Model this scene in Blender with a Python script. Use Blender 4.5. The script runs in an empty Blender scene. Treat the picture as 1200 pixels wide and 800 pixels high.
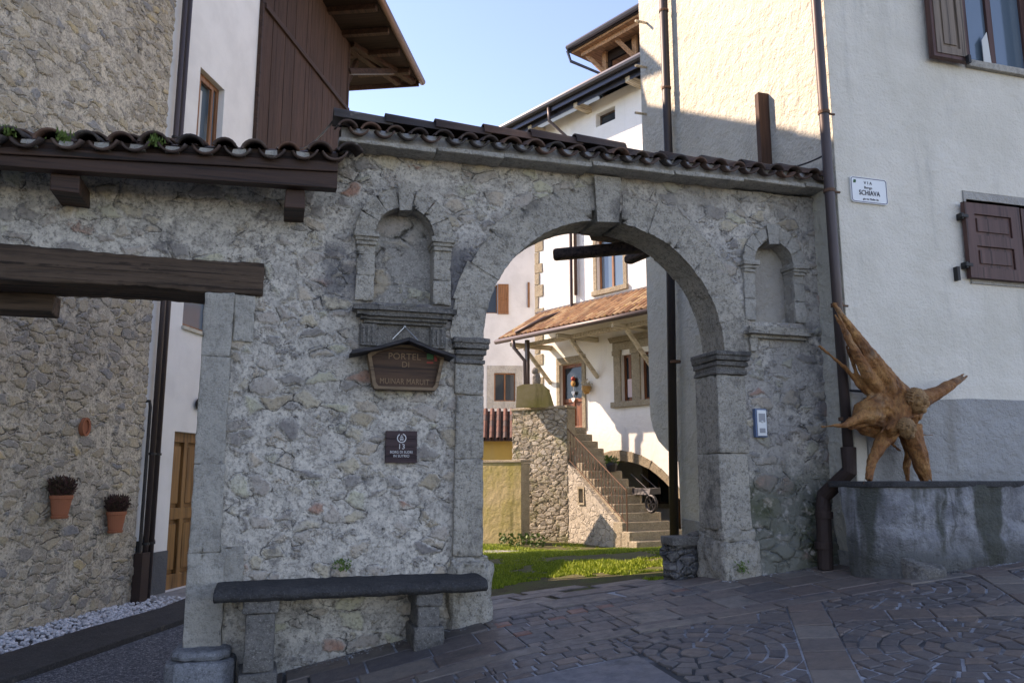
import bpy, math, random
import numpy as np
from mathutils import Vector, Matrix, noise as mn
from mathutils.geometry import tessellate_polygon
random.seed(7); np.random.seed(7)
R = math.radians
scene = bpy.context.scene
COL = scene.collection
EYE = 1.6; FOC = 950.0; TH = math.atan(160/950)

# ---------------------------------------------------------------- surveying: facades of the place as vertical planes
def ray(u, v):
    a = 400-v
    return (u-600, FOC*math.cos(TH)-a*math.sin(TH), FOC*math.sin(TH)+a*math.cos(TH))
def P(u, v, Y):
    r = ray(u, v); k = Y/r[1]
    return (r[0]*k, Y, EYE+r[2]*k)
class Frame:                                    # local x runs along the facade, y goes into it, z up
    def __init__(s, o, deg):
        s.o = o; s.a = R(deg); s.c = math.cos(s.a); s.s = math.sin(s.a)
    def loc(s, x, y):
        x -= s.o[0]; y -= s.o[1]; return (x*s.c+y*s.s, -x*s.s+y*s.c)
    def wor(s, x, y): return (s.o[0]+x*s.c-y*s.s, s.o[1]+x*s.s+y*s.c)
    def hit(s, u, v, d=0):
        r = ray(u, v); ox, oy = s.loc(0, 0); rx = r[0]*s.c+r[1]*s.s; ry = -r[0]*s.s+r[1]*s.c
        k = (d-oy)/ry; return (ox+rx*k, EYE+r[2]*k)
W = Frame((0, 0), 0)
GF = Frame((0, 6.55), 16.3)
cs, cz = GF.hit(1002, 520, -.35)
CORNER = GF.wor(cs, -.35)
BF = Frame(CORNER, 16.3)
AF = Frame(CORNER, -73.7)
FF = Frame((1.8, 24.0), -50.3)
LF = Frame((-5.2, 8.2), 82.5)

def base_z(s):
    xs = [-40, -6, -3.4, -2.25, -.9, -.21, 1.71, 2.85, 4.3, 7, 40]
    zs = [-.1, -.05, .02, .12, .40, .53, .73, .85, .98, 1.1, 1.3]
    for i in range(len(xs)-1):
        if s <= xs[i+1]:
            t = (s-xs[i])/(xs[i+1]-xs[i]); return zs[i]+(zs[i+1]-zs[i])*t
    return zs[-1]
def bz(s):
    return (base_z(s-.35)+2*base_z(s)+base_z(s+.35)+base_z(s-.18)+base_z(s+.18))/6
def gz(s, d):                                   # ground height in gate coordinates
    w = -d; b = bz(s)
    if w >= 0: return b-.045*w if w < 8 else b-.36
    t = min(1, max(0, (-w-.2)/11.0))
    return b*(1-t)
def gw(x, y):
    s, d = GF.loc(x, y); return gz(s, d)

# ---------------------------------------------------------------- node helpers
class NT:
    def __init__(s, name):
        s.m = bpy.data.materials.new(name); s.m.use_nodes = True
        s.t = s.m.node_tree; s.t.nodes.clear()
        s.out = s.t.nodes.new('ShaderNodeOutputMaterial')
        s.b = s.t.nodes.new('ShaderNodeBsdfPrincipled')
        s.t.links.new(s.b.outputs[0], s.out.inputs[0])
        s.tc = s.t.nodes.new('ShaderNodeTexCoord')
        s.co = s.tc.outputs['Object']
    def put(s, sock, v):
        if isinstance(v, bpy.types.NodeSocket): s.t.links.new(v, sock)
        elif isinstance(v, (tuple, list)) and len(v) == 3 and sock.type == 'RGBA': sock.default_value = (*v, 1)
        else: sock.default_value = v
    def math(s, op, a, b=0, clamp=False):
        n = s.t.nodes.new('ShaderNodeMath'); n.operation = op; n.use_clamp = clamp
        s.put(n.inputs[0], a); s.put(n.inputs[1], b); return n.outputs[0]
    def vmath(s, op, a, b):
        n = s.t.nodes.new('ShaderNodeVectorMath'); n.operation = op
        s.put(n.inputs[0], a); s.put(n.inputs[1], b); return n.outputs[0]
    def noise(s, scale, det=4, rough=.55, vec=None, dist=0, col=False):
        n = s.t.nodes.new('ShaderNodeTexNoise'); n.inputs['Scale'].default_value = scale
        n.inputs['Detail'].default_value = det; n.inputs['Roughness'].default_value = rough
        n.inputs['Distortion'].default_value = dist
        s.t.links.new(vec or s.co, n.inputs['Vector'])
        return n.outputs['Color' if col else 'Fac']
    def vor(s, scale, feat='F1', vec=None, rnd=1.0):
        n = s.t.nodes.new('ShaderNodeTexVoronoi'); n.feature = feat
        n.inputs['Scale'].default_value = scale; n.inputs['Randomness'].default_value = rnd
        s.t.links.new(vec or s.co, n.inputs['Vector'])
        return n
    def scale(s, v, vec=None):
        return s.vmath('MULTIPLY', vec or s.co, tuple(v))
    def ramp(s, f, stops, interp='LINEAR'):
        n = s.t.nodes.new('ShaderNodeValToRGB'); s.t.links.new(f, n.inputs[0])
        e = n.color_ramp.elements; n.color_ramp.interpolation = interp
        while len(e) > 1: e.remove(e[0])
        for i, (p, c) in enumerate(stops):
            el = e[0] if i == 0 else e.new(p)
            el.position = p; el.color = (*c, 1) if isinstance(c, tuple) else (c, c, c, 1)
        return n.outputs[0]
    def mr(s, f, a, b, c=0., d=1., smooth=True):
        n = s.t.nodes.new('ShaderNodeMapRange'); n.interpolation_type = 'SMOOTHSTEP' if smooth else 'LINEAR'
        s.put(n.inputs[0], f)
        for i, v in enumerate((a, b, c, d)): n.inputs[i+1].default_value = v
        return n.outputs[0]
    def mix(s, f, a, b, mode='MIX'):
        n = s.t.nodes.new('ShaderNodeMix'); n.data_type = 'RGBA'; n.blend_type = mode
        s.put(n.inputs[0], f); s.put(n.inputs[6], a); s.put(n.inputs[7], b); return n.outputs[2]
    def bump(s, h, dist=.01, st=1.0, nrm=None):
        n = s.t.nodes.new('ShaderNodeBump'); n.inputs['Strength'].default_value = st
        n.inputs['Distance'].default_value = dist; s.put(n.inputs['Height'], h)
        if nrm: s.t.links.new(nrm, n.inputs['Normal'])
        return n.outputs[0]
    def island(s):
        return s.t.nodes.new('ShaderNodeNewGeometry').outputs['Random Per Island']
    def sep(s, v=None):
        n = s.t.nodes.new('ShaderNodeSeparateXYZ'); s.t.links.new(v or s.co, n.inputs[0]); return n.outputs
    def done(s, col, rough=.85, bump=None, spec=.3, metal=0):
        s.put(s.b.inputs['Base Color'], col); s.put(s.b.inputs['Roughness'], rough)
        s.b.inputs['Specular IOR Level'].default_value = spec; s.b.inputs['Metallic'].default_value = metal
        if bump is not None: s.t.links.new(bump, s.b.inputs['Normal'])
        return s.m
    def disp(s, h, sc, mid=.5):
        n = s.t.nodes.new('ShaderNodeDisplacement'); s.put(n.inputs['Height'], h)
        n.inputs['Scale'].default_value = sc; n.inputs['Midlevel'].default_value = mid
        s.t.links.new(n.outputs[0], s.out.inputs['Displacement']); s.m.displacement_method = 'BOTH'

def hx(r, g, b): return (r, g, b)
def rubble(name, sx, sz, pal, mortar, cover, disp=.03, soft=.06, extra=None, crack=.35, warp=.16):
    t = NT(name)
    wn = t.noise(2.2, 3, .6, col=True)
    co = t.vmath('ADD', t.co, t.vmath('MULTIPLY', t.vmath('SUBTRACT', wn, (.5, .5, .5)), (warp, warp, warp)))
    wn2 = t.noise(13, 4, .65, col=True)
    co = t.vmath('ADD', co, t.vmath('MULTIPLY', t.vmath('SUBTRACT', wn2, (.5, .5, .5)), (.05, .05, .05)))
    v = t.scale((sx, sx*.35, sz), co)
    f1 = t.vor(1, vec=v); ed = t.vor(1, 'DISTANCE_TO_EDGE', vec=v).outputs['Distance']
    rc = t.sep(f1.outputs['Color'])
    big = t.noise(1.1, 4, .6); fine = t.noise(38, 5, .7); mid = t.noise(9, 5, .65)
    st = t.ramp(rc[0], pal, 'CONSTANT')
    st = t.mix(t.mr(mid, .35, .7), st, t.mix(.5, st, (.45, .42, .37)))
    st = t.mix(t.mr(fine, .47, .66, 0, .6), st, t.mix(.25, (.075, .07, .065), st))
    mo = t.mix(t.mr(mid, .36, .66), mortar, t.mix(.5, mortar, (.15, .14, .13)))
    mo = t.mix(t.mr(t.noise(20, 6, .75), .50, .62, 0, .5), mo, (.19, .175, .155))
    mo = t.mix(t.mr(fine, .49, .64, 0, .65), mo, (.13, .12, .11))
    mo = t.mix(t.mr(t.noise(60, 4, .75), .52, .66, 0, .6), mo, (.66, .62, .55))
    # how far each stone is covered by the mortar smeared over the wall
    cv = t.math('ADD', t.math('MULTIPLY', rc[1], .55), t.math('MULTIPLY', big, .9))
    cv = t.math('ADD', cv, t.math('MULTIPLY', t.math('SUBTRACT', mid, .5), .9))
    cvm = t.mr(cv, cover-.05, cover+.05)
    edge = t.mr(t.math('ADD', ed, t.math('MULTIPLY', t.math('SUBTRACT', mid, .5), .16)), .015, soft+.03)
    stm = t.math('MULTIPLY', edge, cvm)
    col = t.mix(stm, mo, st)
    cr = t.math('MULTIPLY', t.math('SUBTRACT', 1, t.mr(ed, .0, .055)), t.mr(t.noise(6, 5, .7), .46, .62))
    cr = t.math('MULTIPLY', cr, t.math('MULTIPLY', cvm, crack*1.6), True)
    col = t.mix(cr, col, (.035, .033, .03))
    big2 = t.noise(.7, 3, .5)
    col = t.mix(t.mr(big2, .38, .66, 0, .45), col, t.mix(.5, col, (.20, .175, .14)))
    if extra: col = extra(t, col, mid, fine)
    h = t.math('ADD', t.math('MULTIPLY', stm, .45), t.math('MULTIPLY', mid, .55))
    h = t.math('ADD', h, t.math('MULTIPLY', fine, .34))
    h = t.math('SUBTRACT', h, t.math('MULTIPLY', cr, .7))
    t.disp(h, disp, .6)
    return t.done(col, .95, None, .15)

def plaster(name, c, c2=None, bumpd=.006, sc=60, dirt=.25, stain=(.3, .29, .27)):
    t = NT(name)
    c2 = c2 or tuple(x*.88 for x in c)
    col = t.mix(t.mr(t.noise(1.3, 5, .6), .35, .7), c, c2)
    st = t.noise(.9, 5, .65, vec=t.scale((3.5, 3.5, .55)))
    col = t.mix(t.mr(st, .52, .78, 0, dirt), col, stain)
    g = t.noise(sc, 4, .7)
    col = t.mix(t.mr(g, .55, .8, 0, .18), col, tuple(x*.55 for x in c))
    h = t.math('ADD', t.math('MULTIPLY', g, .6), t.noise(7, 3, .5))
    return t.done(col, .93, t.bump(h, bumpd*2, .9), .15)

def ledge_m():
    t = NT('ledge_render')
    n = t.noise(16, 5, .75)
    col = t.mix(t.mr(t.noise(5, 5, .7), .4, .6), (.46, .46, .465), (.30, .30, .305))
    st = t.noise(1, 4, .6, vec=t.scale((2.1, 2.1, .35)), dist=.3)
    col = t.mix(t.mr(st, .50, .60, 0, .88), col, (.105, .11, .085))
    st2 = t.noise(1, 4, .7, vec=t.scale((9, 9, .9)))
    col = t.mix(t.mr(st2, .56, .68, 0, .6), col, (.09, .09, .075))
    col = t.mix(t.math('MULTIPLY', t.mr(t.sep()[2], .28, .02), .7), col, (.10, .10, .08))
    col = t.mix(t.mr(n, .52, .68, 0, .6), col, (.13, .13, .13))
    return t.done(col, .95, t.bump(t.math('ADD', n, t.noise(40, 4, .7)), .05, 1), .12)
def granite(name, c, dark=.5, sc=90, isl=True, lich=0.3):
    t = NT(name)
    col = t.mix(t.mr(t.noise(6, 5, .6), .3, .75), c, tuple(x*.72 for x in c))
    if isl: col = t.mix(t.mr(t.island(), 0, 1, 0, .4, False), col, tuple(x*.66 for x in c))
    sp = t.noise(sc, 4, .8)
    pit = t.noise(24, 5, .75)
    col = t.mix(t.mr(pit, .50, .62, 0, dark*.8), col, tuple(x*.33 for x in c))
    col = t.mix(t.mr(sp, .53, .68, 0, dark), col, (.05, .05, .052))
    col = t.mix(t.mr(t.noise(sc*1.3, 2, .6), .56, .7, 0, .45), col, tuple(min(.6, x*1.9+.02) for x in c))
    col = t.mix(t.mr(t.noise(2.6, 6, .7), .52, .70, 0, lich), col, (.07, .068, .065))
    col = t.mix(t.mr(t.noise(4.1, 5, .7), .60, .74, 0, .35), col, (.36, .31, .22))
    h = t.math('ADD', t.math('MULTIPLY', sp, .5), t.math('SUBTRACT', t.noise(14, 5, .7), t.math('MULTIPLY', pit, .8)))
    return t.done(col, .93, t.bump(h, .03, 1), .2)

def wood(name, c, c2, ax=0, rough=.7, sc=1.0, isl=False, spec=.3, bd=.006, knots=False):
    t = NT(name)
    s = [22*sc]*3; s[ax] = 1.3*sc
    v = t.scale(s)
    n = t.noise(1, 5, .65, vec=v, dist=.4)
    col = t.ramp(n, [(.28, c2), (.5, c), (.72, tuple(min(1, x*1.35) for x in c))])
    s2 = [55*sc]*3; s2[ax] = 1.6*sc
    f = t.noise(1, 3, .6, vec=t.scale(s2))
    col = t.mix(t.mr(f, .52, .66, 0, .75), col, tuple(x*.35 for x in c2))
    if isl: col = t.mix(t.mr(t.island(), 0, 1, 0, .5, False), col, tuple(x*.5 for x in c))
    h = t.math('ADD', n, t.math('MULTIPLY', f, .7))
    return t.done(col, rough, t.bump(h, bd, .8), spec)

def paint(name, c, rough=.45, metal=0, spec=.4, wear=.15):
    t = NT(name)
    col = t.mix(t.mr(t.noise(14, 5, .7), .5, .75, 0, wear), c, tuple(x*.5+.03 for x in c))
    return t.done(col, rough, t.bump(t.noise(60, 2), .0012, .5), spec, metal)

def tiles_mat(name, pal, lichen=(.32, .25, .05), la=.5, moss=.3):
    t = NT(name)
    col = t.ramp(t.island(), pal)
    n = t.noise(16, 5, .7)
    col = t.mix(t.mr(n, .4, .7, 0, .6), col, t.mix(.5, col, (.05, .045, .04)))
    col = t.mix(t.mr(t.noise(7, 5, .7), .60, .70, 0, la), col, lichen)
    col = t.mix(t.mr(t.noise(23, 4, .7), .62, .72, 0, moss), col, (.05, .07, .02))
    return t.done(col, .9, t.bump(n, .006, .8), .2)

M = {}
pal_gate = [(0, (0.535, 0.441, 0.335)), (.16, (0.384, 0.329, 0.276)), (.3, (0.560, 0.478, 0.342)), (.45, (0.283, 0.254, 0.225)), (.58, (0.485, 0.418, 0.349)), (.72, (0.560, 0.523, 0.369)), (.84, (0.215, 0.193, 0.179)), (.91, (0.468, 0.238, 0.160)), (.95, (0.451, 0.359, 0.237))]
def gate_extra(t, col, mid, fine):
    xyz = t.sep()
    # moss and rising damp at the foot, black lichen patches under the mouldings
    lo = t.math('SUBTRACT', xyz[2], t.math('MULTIPLY', xyz[0], .08))
    mossm = t.math('MULTIPLY', t.mr(lo, 1.15, .6), t.mr(xyz[0], 1.6, 2.0))
    mossm = t.math('MULTIPLY', mossm, t.mr(mid, .32, .50))
    col = t.mix(t.math('MULTIPLY', mossm, .9), col, (.06, .075, .025))
    bl = t.math('MULTIPLY', t.mr(t.noise(1.6, 6, .72), .50, .62), t.mr(mid, .35, .6))
    rgt = t.math('ADD', t.mr(xyz[0], 2.55, 3.0, 0, .75), .18)
    col = t.mix(t.math('MULTIPLY', bl, rgt), col, (.06, .062, .07))
    # smoother grey render on the right half of the wall
    gr = t.math('MULTIPLY', t.mr(xyz[0], .2, 1.6), t.mr(t.noise(1.4, 4, .6), .38, .58))
    col = t.mix(t.math('MULTIPLY', gr, .5), col, (.27, .26, .245))
    # soot-dark lichen round the sill, the sign and the left capital
    dx = t.math('DIVIDE', t.math('ADD', xyz[0], .75), .85); dz_ = t.math('DIVIDE', t.math('SUBTRACT', xyz[2], 2.62), .42)
    rr = t.math('SQRT', t.math('ADD', t.math('MULTIPLY', dx, dx), t.math('MULTIPLY', dz_, dz_)))
    rr = t.math('ADD', rr, t.math('MULTIPLY', t.math('SUBTRACT', t.noise(4.5, 6, .75), .5), 2.2))
    col = t.mix(t.mr(rr, 1.05, .6, 0, .75), col, (.085, .085, .095))
    # dark patches scattered low on the wall
    col = t.mix(t.math('MULTIPLY', t.mr(t.noise(3.1, 6, .78), .585, .66), .6), col, (.10, .098, .10))
    # warmer tan tone towards the cornice
    up = t.math('MULTIPLY', t.mr(xyz[2], 3.3, 4.1), t.mr(t.noise(3.2, 4, .6), .35, .6))
    return t.mix(t.math('MULTIPLY', up, .42), col, (.40, .33, .21))
M['gate'] = rubble('gate_rubble', 6.0, 9.5, pal_gate, (.66, .605, .515), .70, .036, .16, gate_extra, .5)
pal_tan = [(0, (0.460, 0.389, 0.281)), (.2, (0.368, 0.319, 0.244)), (.38, (0.529, 0.448, 0.317)), (.52, (0.299, 0.277, 0.244)), (.66, (0.483, 0.401, 0.268)), (.8, (0.414, 0.342, 0.232)), (.9, (0.241, 0.248, 0.256)), (.95, (0.575, 0.448, 0.244))]
M['tan'] = rubble('tan_rubble', 5.0, 10.5, pal_tan, (.66, .585, .46), .68, .045, .14, None, .5, .22)
pal_c = [(0, (.42, .38, .30)), (.2, (.30, .27, .21)), (.4, (.50, .46, .37)), (.6, (.36, .33, .26)), (.8, (.24, .22, .18)), (.92, (.45, .42, .35))]
def court_extra(t, col, mid, fine):
    return t.mix(t.math('MULTIPLY', t.mr(t.noise(2.2, 5, .7), .5, .66), .55), col, (.16, .17, .06))
M['court'] = rubble('court_rubble', 4.5, 8.5, pal_c, (.36, .31, .21), .50, .055, .12, court_extra, .55)
def mossy_extra(t, col, mid, fine):
    st = t.noise(1.0, 5, .7, vec=t.scale((5, 5, .8)))
    col = t.mix(t.mr(st, .40, .60, 0, .8), col, (.24, .23, .07))
    return t.mix(t.mr(t.sep()[2], 1.35, 1.75, 0, .6), col, (.10, .13, .03))
M['mossy'] = plaster('mossy_render', (.38, .31, .17), (.25, .22, .07), .012, 18, .95, (.13, .12, .045))
def side_extra(t, col, mid, fine): return t.mix(.35, col, (.40, .36, .29))
M['stairwall'] = rubble('stair_rubble', 5, 8, pal_c, (.46, .42, .33), .74, .05, .1, side_extra, 1.0)
M['nicheback'] = rubble('niche_block_render', 2.6, 5, pal_gate, (.38, .36, .32), .72, .03, .12, None, .6, .08)
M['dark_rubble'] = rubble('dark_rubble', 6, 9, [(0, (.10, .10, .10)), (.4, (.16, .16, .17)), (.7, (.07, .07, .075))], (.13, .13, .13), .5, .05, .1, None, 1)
M['granite'] = granite('granite', (.60, .545, .45), .75, 55, lich=.6)
M['granite_dark'] = granite('granite_weathered', (.27, .25, .22), .6, 60, lich=.8)
M['granite_light'] = granite('granite_light', (.60, .56, .48), .4, 80, lich=.25)
M['tufa'] = granite('tufa_quoin', (.40, .34, .24), .35, 30, lich=.1)
M['cornice'] = granite('cornice_stone', (.58, .54, .46), .5, 50, lich=.6)
M['benchstone'] = granite('bench_stone', (.085, .083, .082), .3, 60, lich=.4)
M['block'] = granite('base_block_stone', (.34, .35, .36), .6, 70, lich=.1)
M['white'] = plaster('white_plaster', (.80, .80, .77), bumpd=.002, dirt=.05)
M['cream'] = plaster('cream_plaster', (.66, .625, .52), (.60, .565, .46), .03, 26, .25)
M['bwall'] = plaster('house_plaster', (.75, .70, .60), (.66, .615, .515), .014, 38, .6, (.42, .40, .35))
M['ledge'] = ledge_m()
M['dado'] = plaster('dado_render', (.40, .395, .375), (.32, .315, .30), .035, 26, .6, (.22, .20, .16))
M['dado_dark'] = plaster('dado_dark', (.12, .125, .13), None, .01, 30, .3)
M['housew'] = plaster('courtyard_plaster', (.82, .805, .75), (.78, .765, .70), .006, 30, .15)
M['housed'] = plaster('pale_plaster', (.66, .66, .66), None, .004, 30, .12)
M['yellow'] = plaster('yellow_plaster', (.62, .44, .14), None, .006, 30, .2)
M['niche'] = plaster('niche_render', (.46, .42, .36), (.34, .31, .27), .03, 25, .6, (.12, .12, .12))
M['oldrender'] = plaster('old_render', (.44, .42, .38), (.34, .32, .29), .03, 22, .5, (.15, .15, .14))
M['beam'] = wood('old_beam', (.095, .062, .042), (.028, .02, .015), 0, .85, .55, bd=.03)
M['beamred'] = wood('stained_beam', (.058, .030, .020), (.024, .014, .011), 0, .6, .6, bd=.008)
M['beamd'] = wood('beam_across', (.09, .06, .045), (.035, .025, .02), 1, .8, .9, bd=.01)
M['boards'] = wood('barn_boards', (.082, .043, .029), (.034, .020, .015), 2, .75, .8, True, bd=.008)
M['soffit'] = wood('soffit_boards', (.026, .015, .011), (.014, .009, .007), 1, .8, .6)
M['rafter_w'] = wood('pale_rafter', (.50, .44, .33), (.30, .25, .17), 1, .8, .6)
M['rafter_o'] = wood('orange_rafter', (.46, .25, .13), (.26, .14, .07), 1, .7, .6)
M['doorwood'] = wood('varnished_door', (.25, .125, .045), (.14, .065, .024), 2, .42, .6, bd=.002)
M['redwood'] = wood('red_door', (.21, .075, .03), (.12, .04, .018), 2, .45, .6, bd=.002)
M['frame'] = wood('window_frame_wood', (.26, .115, .05), (.15, .06, .025), 2, .5, .7, bd=.002)
M['shutter'] = wood('shutter_wood', (.105, .052, .042), (.075, .036, .03), 2, .55, .5, bd=.002)
M['shutter_l'] = wood('shutter_faded', (.20, .15, .11), (.13, .095, .07), 2, .6, .5, bd=.002)
M['sign'] = wood('sign_wood', (.085, .042, .022), (.045, .022, .013), 0, .6, .9, bd=.003)
M['signroof'] = wood('sign_roof_wood', (.05, .045, .045), (.02, .02, .022), 0, .8, .9, bd=.004)
M['signedge'] = wood('sign_rim_wood', (.20, .13, .075), (.11, .065, .035), 0, .6, .9, bd=.002)
M['plaque'] = wood('plaque_wood', (.060, .036, .036), (.030, .018, .02), 0, .7, .7, bd=.002)
M['iron'] = paint('dark_iron', (.035, .033, .032), .6, .3, .4)
M['rust'] = paint('rusted_iron', (.14, .075, .045), .8, .1, .3, .5)
M['pipe'] = paint('brown_pipe', (.080, .060, .056), .45, .3, .4, .25)
M['pipe_dark'] = paint('dark_pipe', (.04, .032, .030), .5, .2)
M['gutter'] = paint('copper_gutter', (.20, .12, .09), .42, .5, .5, .3)
M['gutterdark'] = paint('dark_gutter', (.05, .052, .065), .35, .5, .5, .2)
M['castiron'] = paint('cast_iron_pipe', (.050, .032, .027), .7, .2, .3, .4)
M['blue'] = paint('blue_frame', (.10, .16, .26), .5)
M['whitep'] = paint('white_enamel', (.74, .76, .74), .35, 0, .5, .06)
M['signline'] = paint('sign_line', (.10, .10, .16), .5)
M['ink'] = paint('black_ink', (.02, .02, .03), .6)
M['grey'] = paint('grey_plastic', (.30, .31, .32), .4)
M['letter_w'] = paint('white_letter', (.66, .65, .62), .6)
M['letter_d'] = paint('carved_letter', (.25, .15, .08), .7)
M['green'] = paint('green_paint', (.03, .12, .04), .6)
M['red'] = paint('red_paint', (.34, .04, .025), .6)
M['black'] = paint('black_plastic', (.012, .012, .014), .5)
M['terracotta'] = paint('terracotta', (.36, .13, .07), .85, 0, .2, .3)
M['pink'] = paint('pale_cloth', (.62, .50, .50), .9)
M['basket'] = wood('wicker', (.42, .24, .08), (.22, .11, .04), 0, .8, 2)
M['cord'] = paint('steel_cord', (.45, .45, .43), .4, .8)
M['tile_d'] = tiles_mat('old_coping_tile', [(0, (.060, .044, .038)), (.3, (.11, .068, .052)), (.5, (.045, .038, .036)), (.7, (.16, .085, .058)), (.85, (.09, .075, .065)), (1, (.055, .046, .042))], (.24, .22, .18), .65, .5)
M['tile_o'] = tiles_mat('orange_roof_tile', [(0, (.26, .14, .08)), (.3, (.44, .27, .15)), (.55, (.20, .11, .07)), (.8, (.50, .36, .21)), (1, (.34, .21, .13))], (.46, .36, .06), .75, .35)
M['tile_m'] = tiles_mat('brown_roof_tile', [(0, (.16, .09, .07)), (.5, (.24, .12, .09)), (1, (.13, .10, .09))], (.2, .2, .1), .3, .3)

def glass(name, c=(.03, .04, .05), rough=.05):
    t = NT(name); return t.done(c, rough, None, .9 if c[2] > .1 else .32)
M['glass'] = glass('window_glass')
M['glassb'] = glass('window_glass_sky', (.10, .15, .19), .08)
M['curtain'] = paint('white_curtain', (.62, .63, .60), .9)

def m_root(nm='root_wood', k=1.0):
    t = NT(nm)
    v = t.noise(5, 5, .6, dist=1.2)
    col = t.ramp(v, [(.32, (.08, .026, .010)), (.47, (.31, .12, .036)), (.66, (.52, .25, .085))])
    if k > 1: col = t.mix(.62, col, (.42, .25, .11))
    s = t.noise(1, 5, .75, vec=t.scale((34, 34, 16)), dist=2.2)
    col = t.mix(t.mr(s, .50, .60, 0, .6), col, (.09, .038, .014))
    col = t.mix(t.mr(t.noise(3, 4, .7), .56, .68, 0, .35), col, (.42, .33, .22))
    return t.done(col, .6, t.bump(t.math('ADD', s, v), .018, .9), .35)
M['root'] = m_root(); M['rootface'] = m_root('carved_face_wood', 2)

def m_paver(name, pal, light=.0):
    t = NT(name)
    col = t.ramp(t.island(), pal)
    n = t.noise(11, 5, .7); f = t.noise(90, 3, .7)
    col = t.mix(t.mr(n, .4, .7, 0, .45), col, t.mix(.6, col, (.05, .05, .055)))
    col = t.mix(t.mr(f, .55, .72, 0, .35), col, (.22, .22, .22))
    col = t.mix(t.mr(t.noise(1.5, 5, .7), .50, .68, 0, .3), col, (.17, .15, .13))
    col = t.mix(t.mr(t.noise(2.3, 5, .75), .56, .66, 0, .55), col, (.06, .06, .055))
    return t.done(col, t.mr(n, .3, .7, .5, .75), t.bump(t.math('ADD', n, t.math('MULTIPLY', f, .4)), .008, .8), .35)
PALP = [(0, (0.130, 0.102, 0.086)), (.25, (0.190, 0.142, 0.111)), (.45, (0.105, 0.092, 0.086)), (.65, (0.170, 0.119, 0.094)), (.85, (0.220, 0.179, 0.144)), (1, (0.140, 0.115, 0.098))]
M['slab'] = m_paver('porphyry_slab', PALP)
M['sett'] = m_paver('porphyry_sett', [(0, (0.093, 0.081, 0.078)), (.3, (0.156, 0.129, 0.112)), (.6, (0.114, 0.095, 0.086)), (.8, (0.187, 0.134, 0.103)), (1, (0.135, 0.120, 0.112))])
M['redsett'] = m_paver('red_sett', [(0, (.20, .085, .06)), (1, (.26, .12, .08))])
M['manhole'] = m_paver('smooth_slab', [(0, (.13, .135, .145)), (1, (.14, .14, .15))])
def m_joint():
    t = NT('paving_joint'); n = t.noise(30, 4, .7)
    return t.done(t.mix(t.mr(t.noise(1.4, 4, .6), .4, .62), t.ramp(n, [(.3, (.26, .265, .27)), (.7, (.46, .47, .48))]), (.07, .07, .068)), .95, t.bump(n, .01, .8), .1)
M['joint'] = m_joint()
def m_gravel():
    t = NT('blue_gravel'); v = t.vor(55); v2 = t.vor(55, 'DISTANCE_TO_EDGE')
    c = t.ramp(t.sep(v.outputs['Color'])[0], [(0, (.08, .09, .11)), (.5, (.17, .19, .22)), (.85, (.28, .30, .33)), (1, (.42, .43, .45))])
    c = t.mix(t.mr(v2.outputs['Distance'], .0, .12, 1, 0), c, (.03, .03, .035))
    return t.done(c, .85, t.bump(t.mr(v2.outputs['Distance'], 0, .4), .012, 1), .3)
M['gravel'] = m_gravel()
def m_soil():
    t = NT('courtyard_soil'); n = t.noise(3.5, 6, .7)
    return t.done(t.ramp(n, [(.3, (.07, .055, .035)), (.5, (.11, .10, .05)), (.62, (.10, .12, .035)), (.8, (.16, .14, .09))]), .97, t.bump(t.noise(20, 5, .7), .03, .9), .1)
M['soil'] = m_soil()
def m_leaf(name, a, b):
    t = NT(name); c = t.ramp(t.island(), [(0, a), (1, b)])
    t.b.inputs['Subsurface Weight'].default_value = 0
    return t.done(c, .6, None, .25)
M['grass'] = m_leaf('grass_blade', (.13, .21, .015), (.40, .47, .045))
M['leaf'] = m_leaf('weed_leaf', (.05, .10, .02), (.12, .18, .04))
M['heather'] = m_leaf('heather_sprig', (.085, .032, .034), (.05, .042, .022))
M['pebble'] = m_leaf('white_pebble', (.40, .41, .43), (.74, .74, .75))

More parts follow.
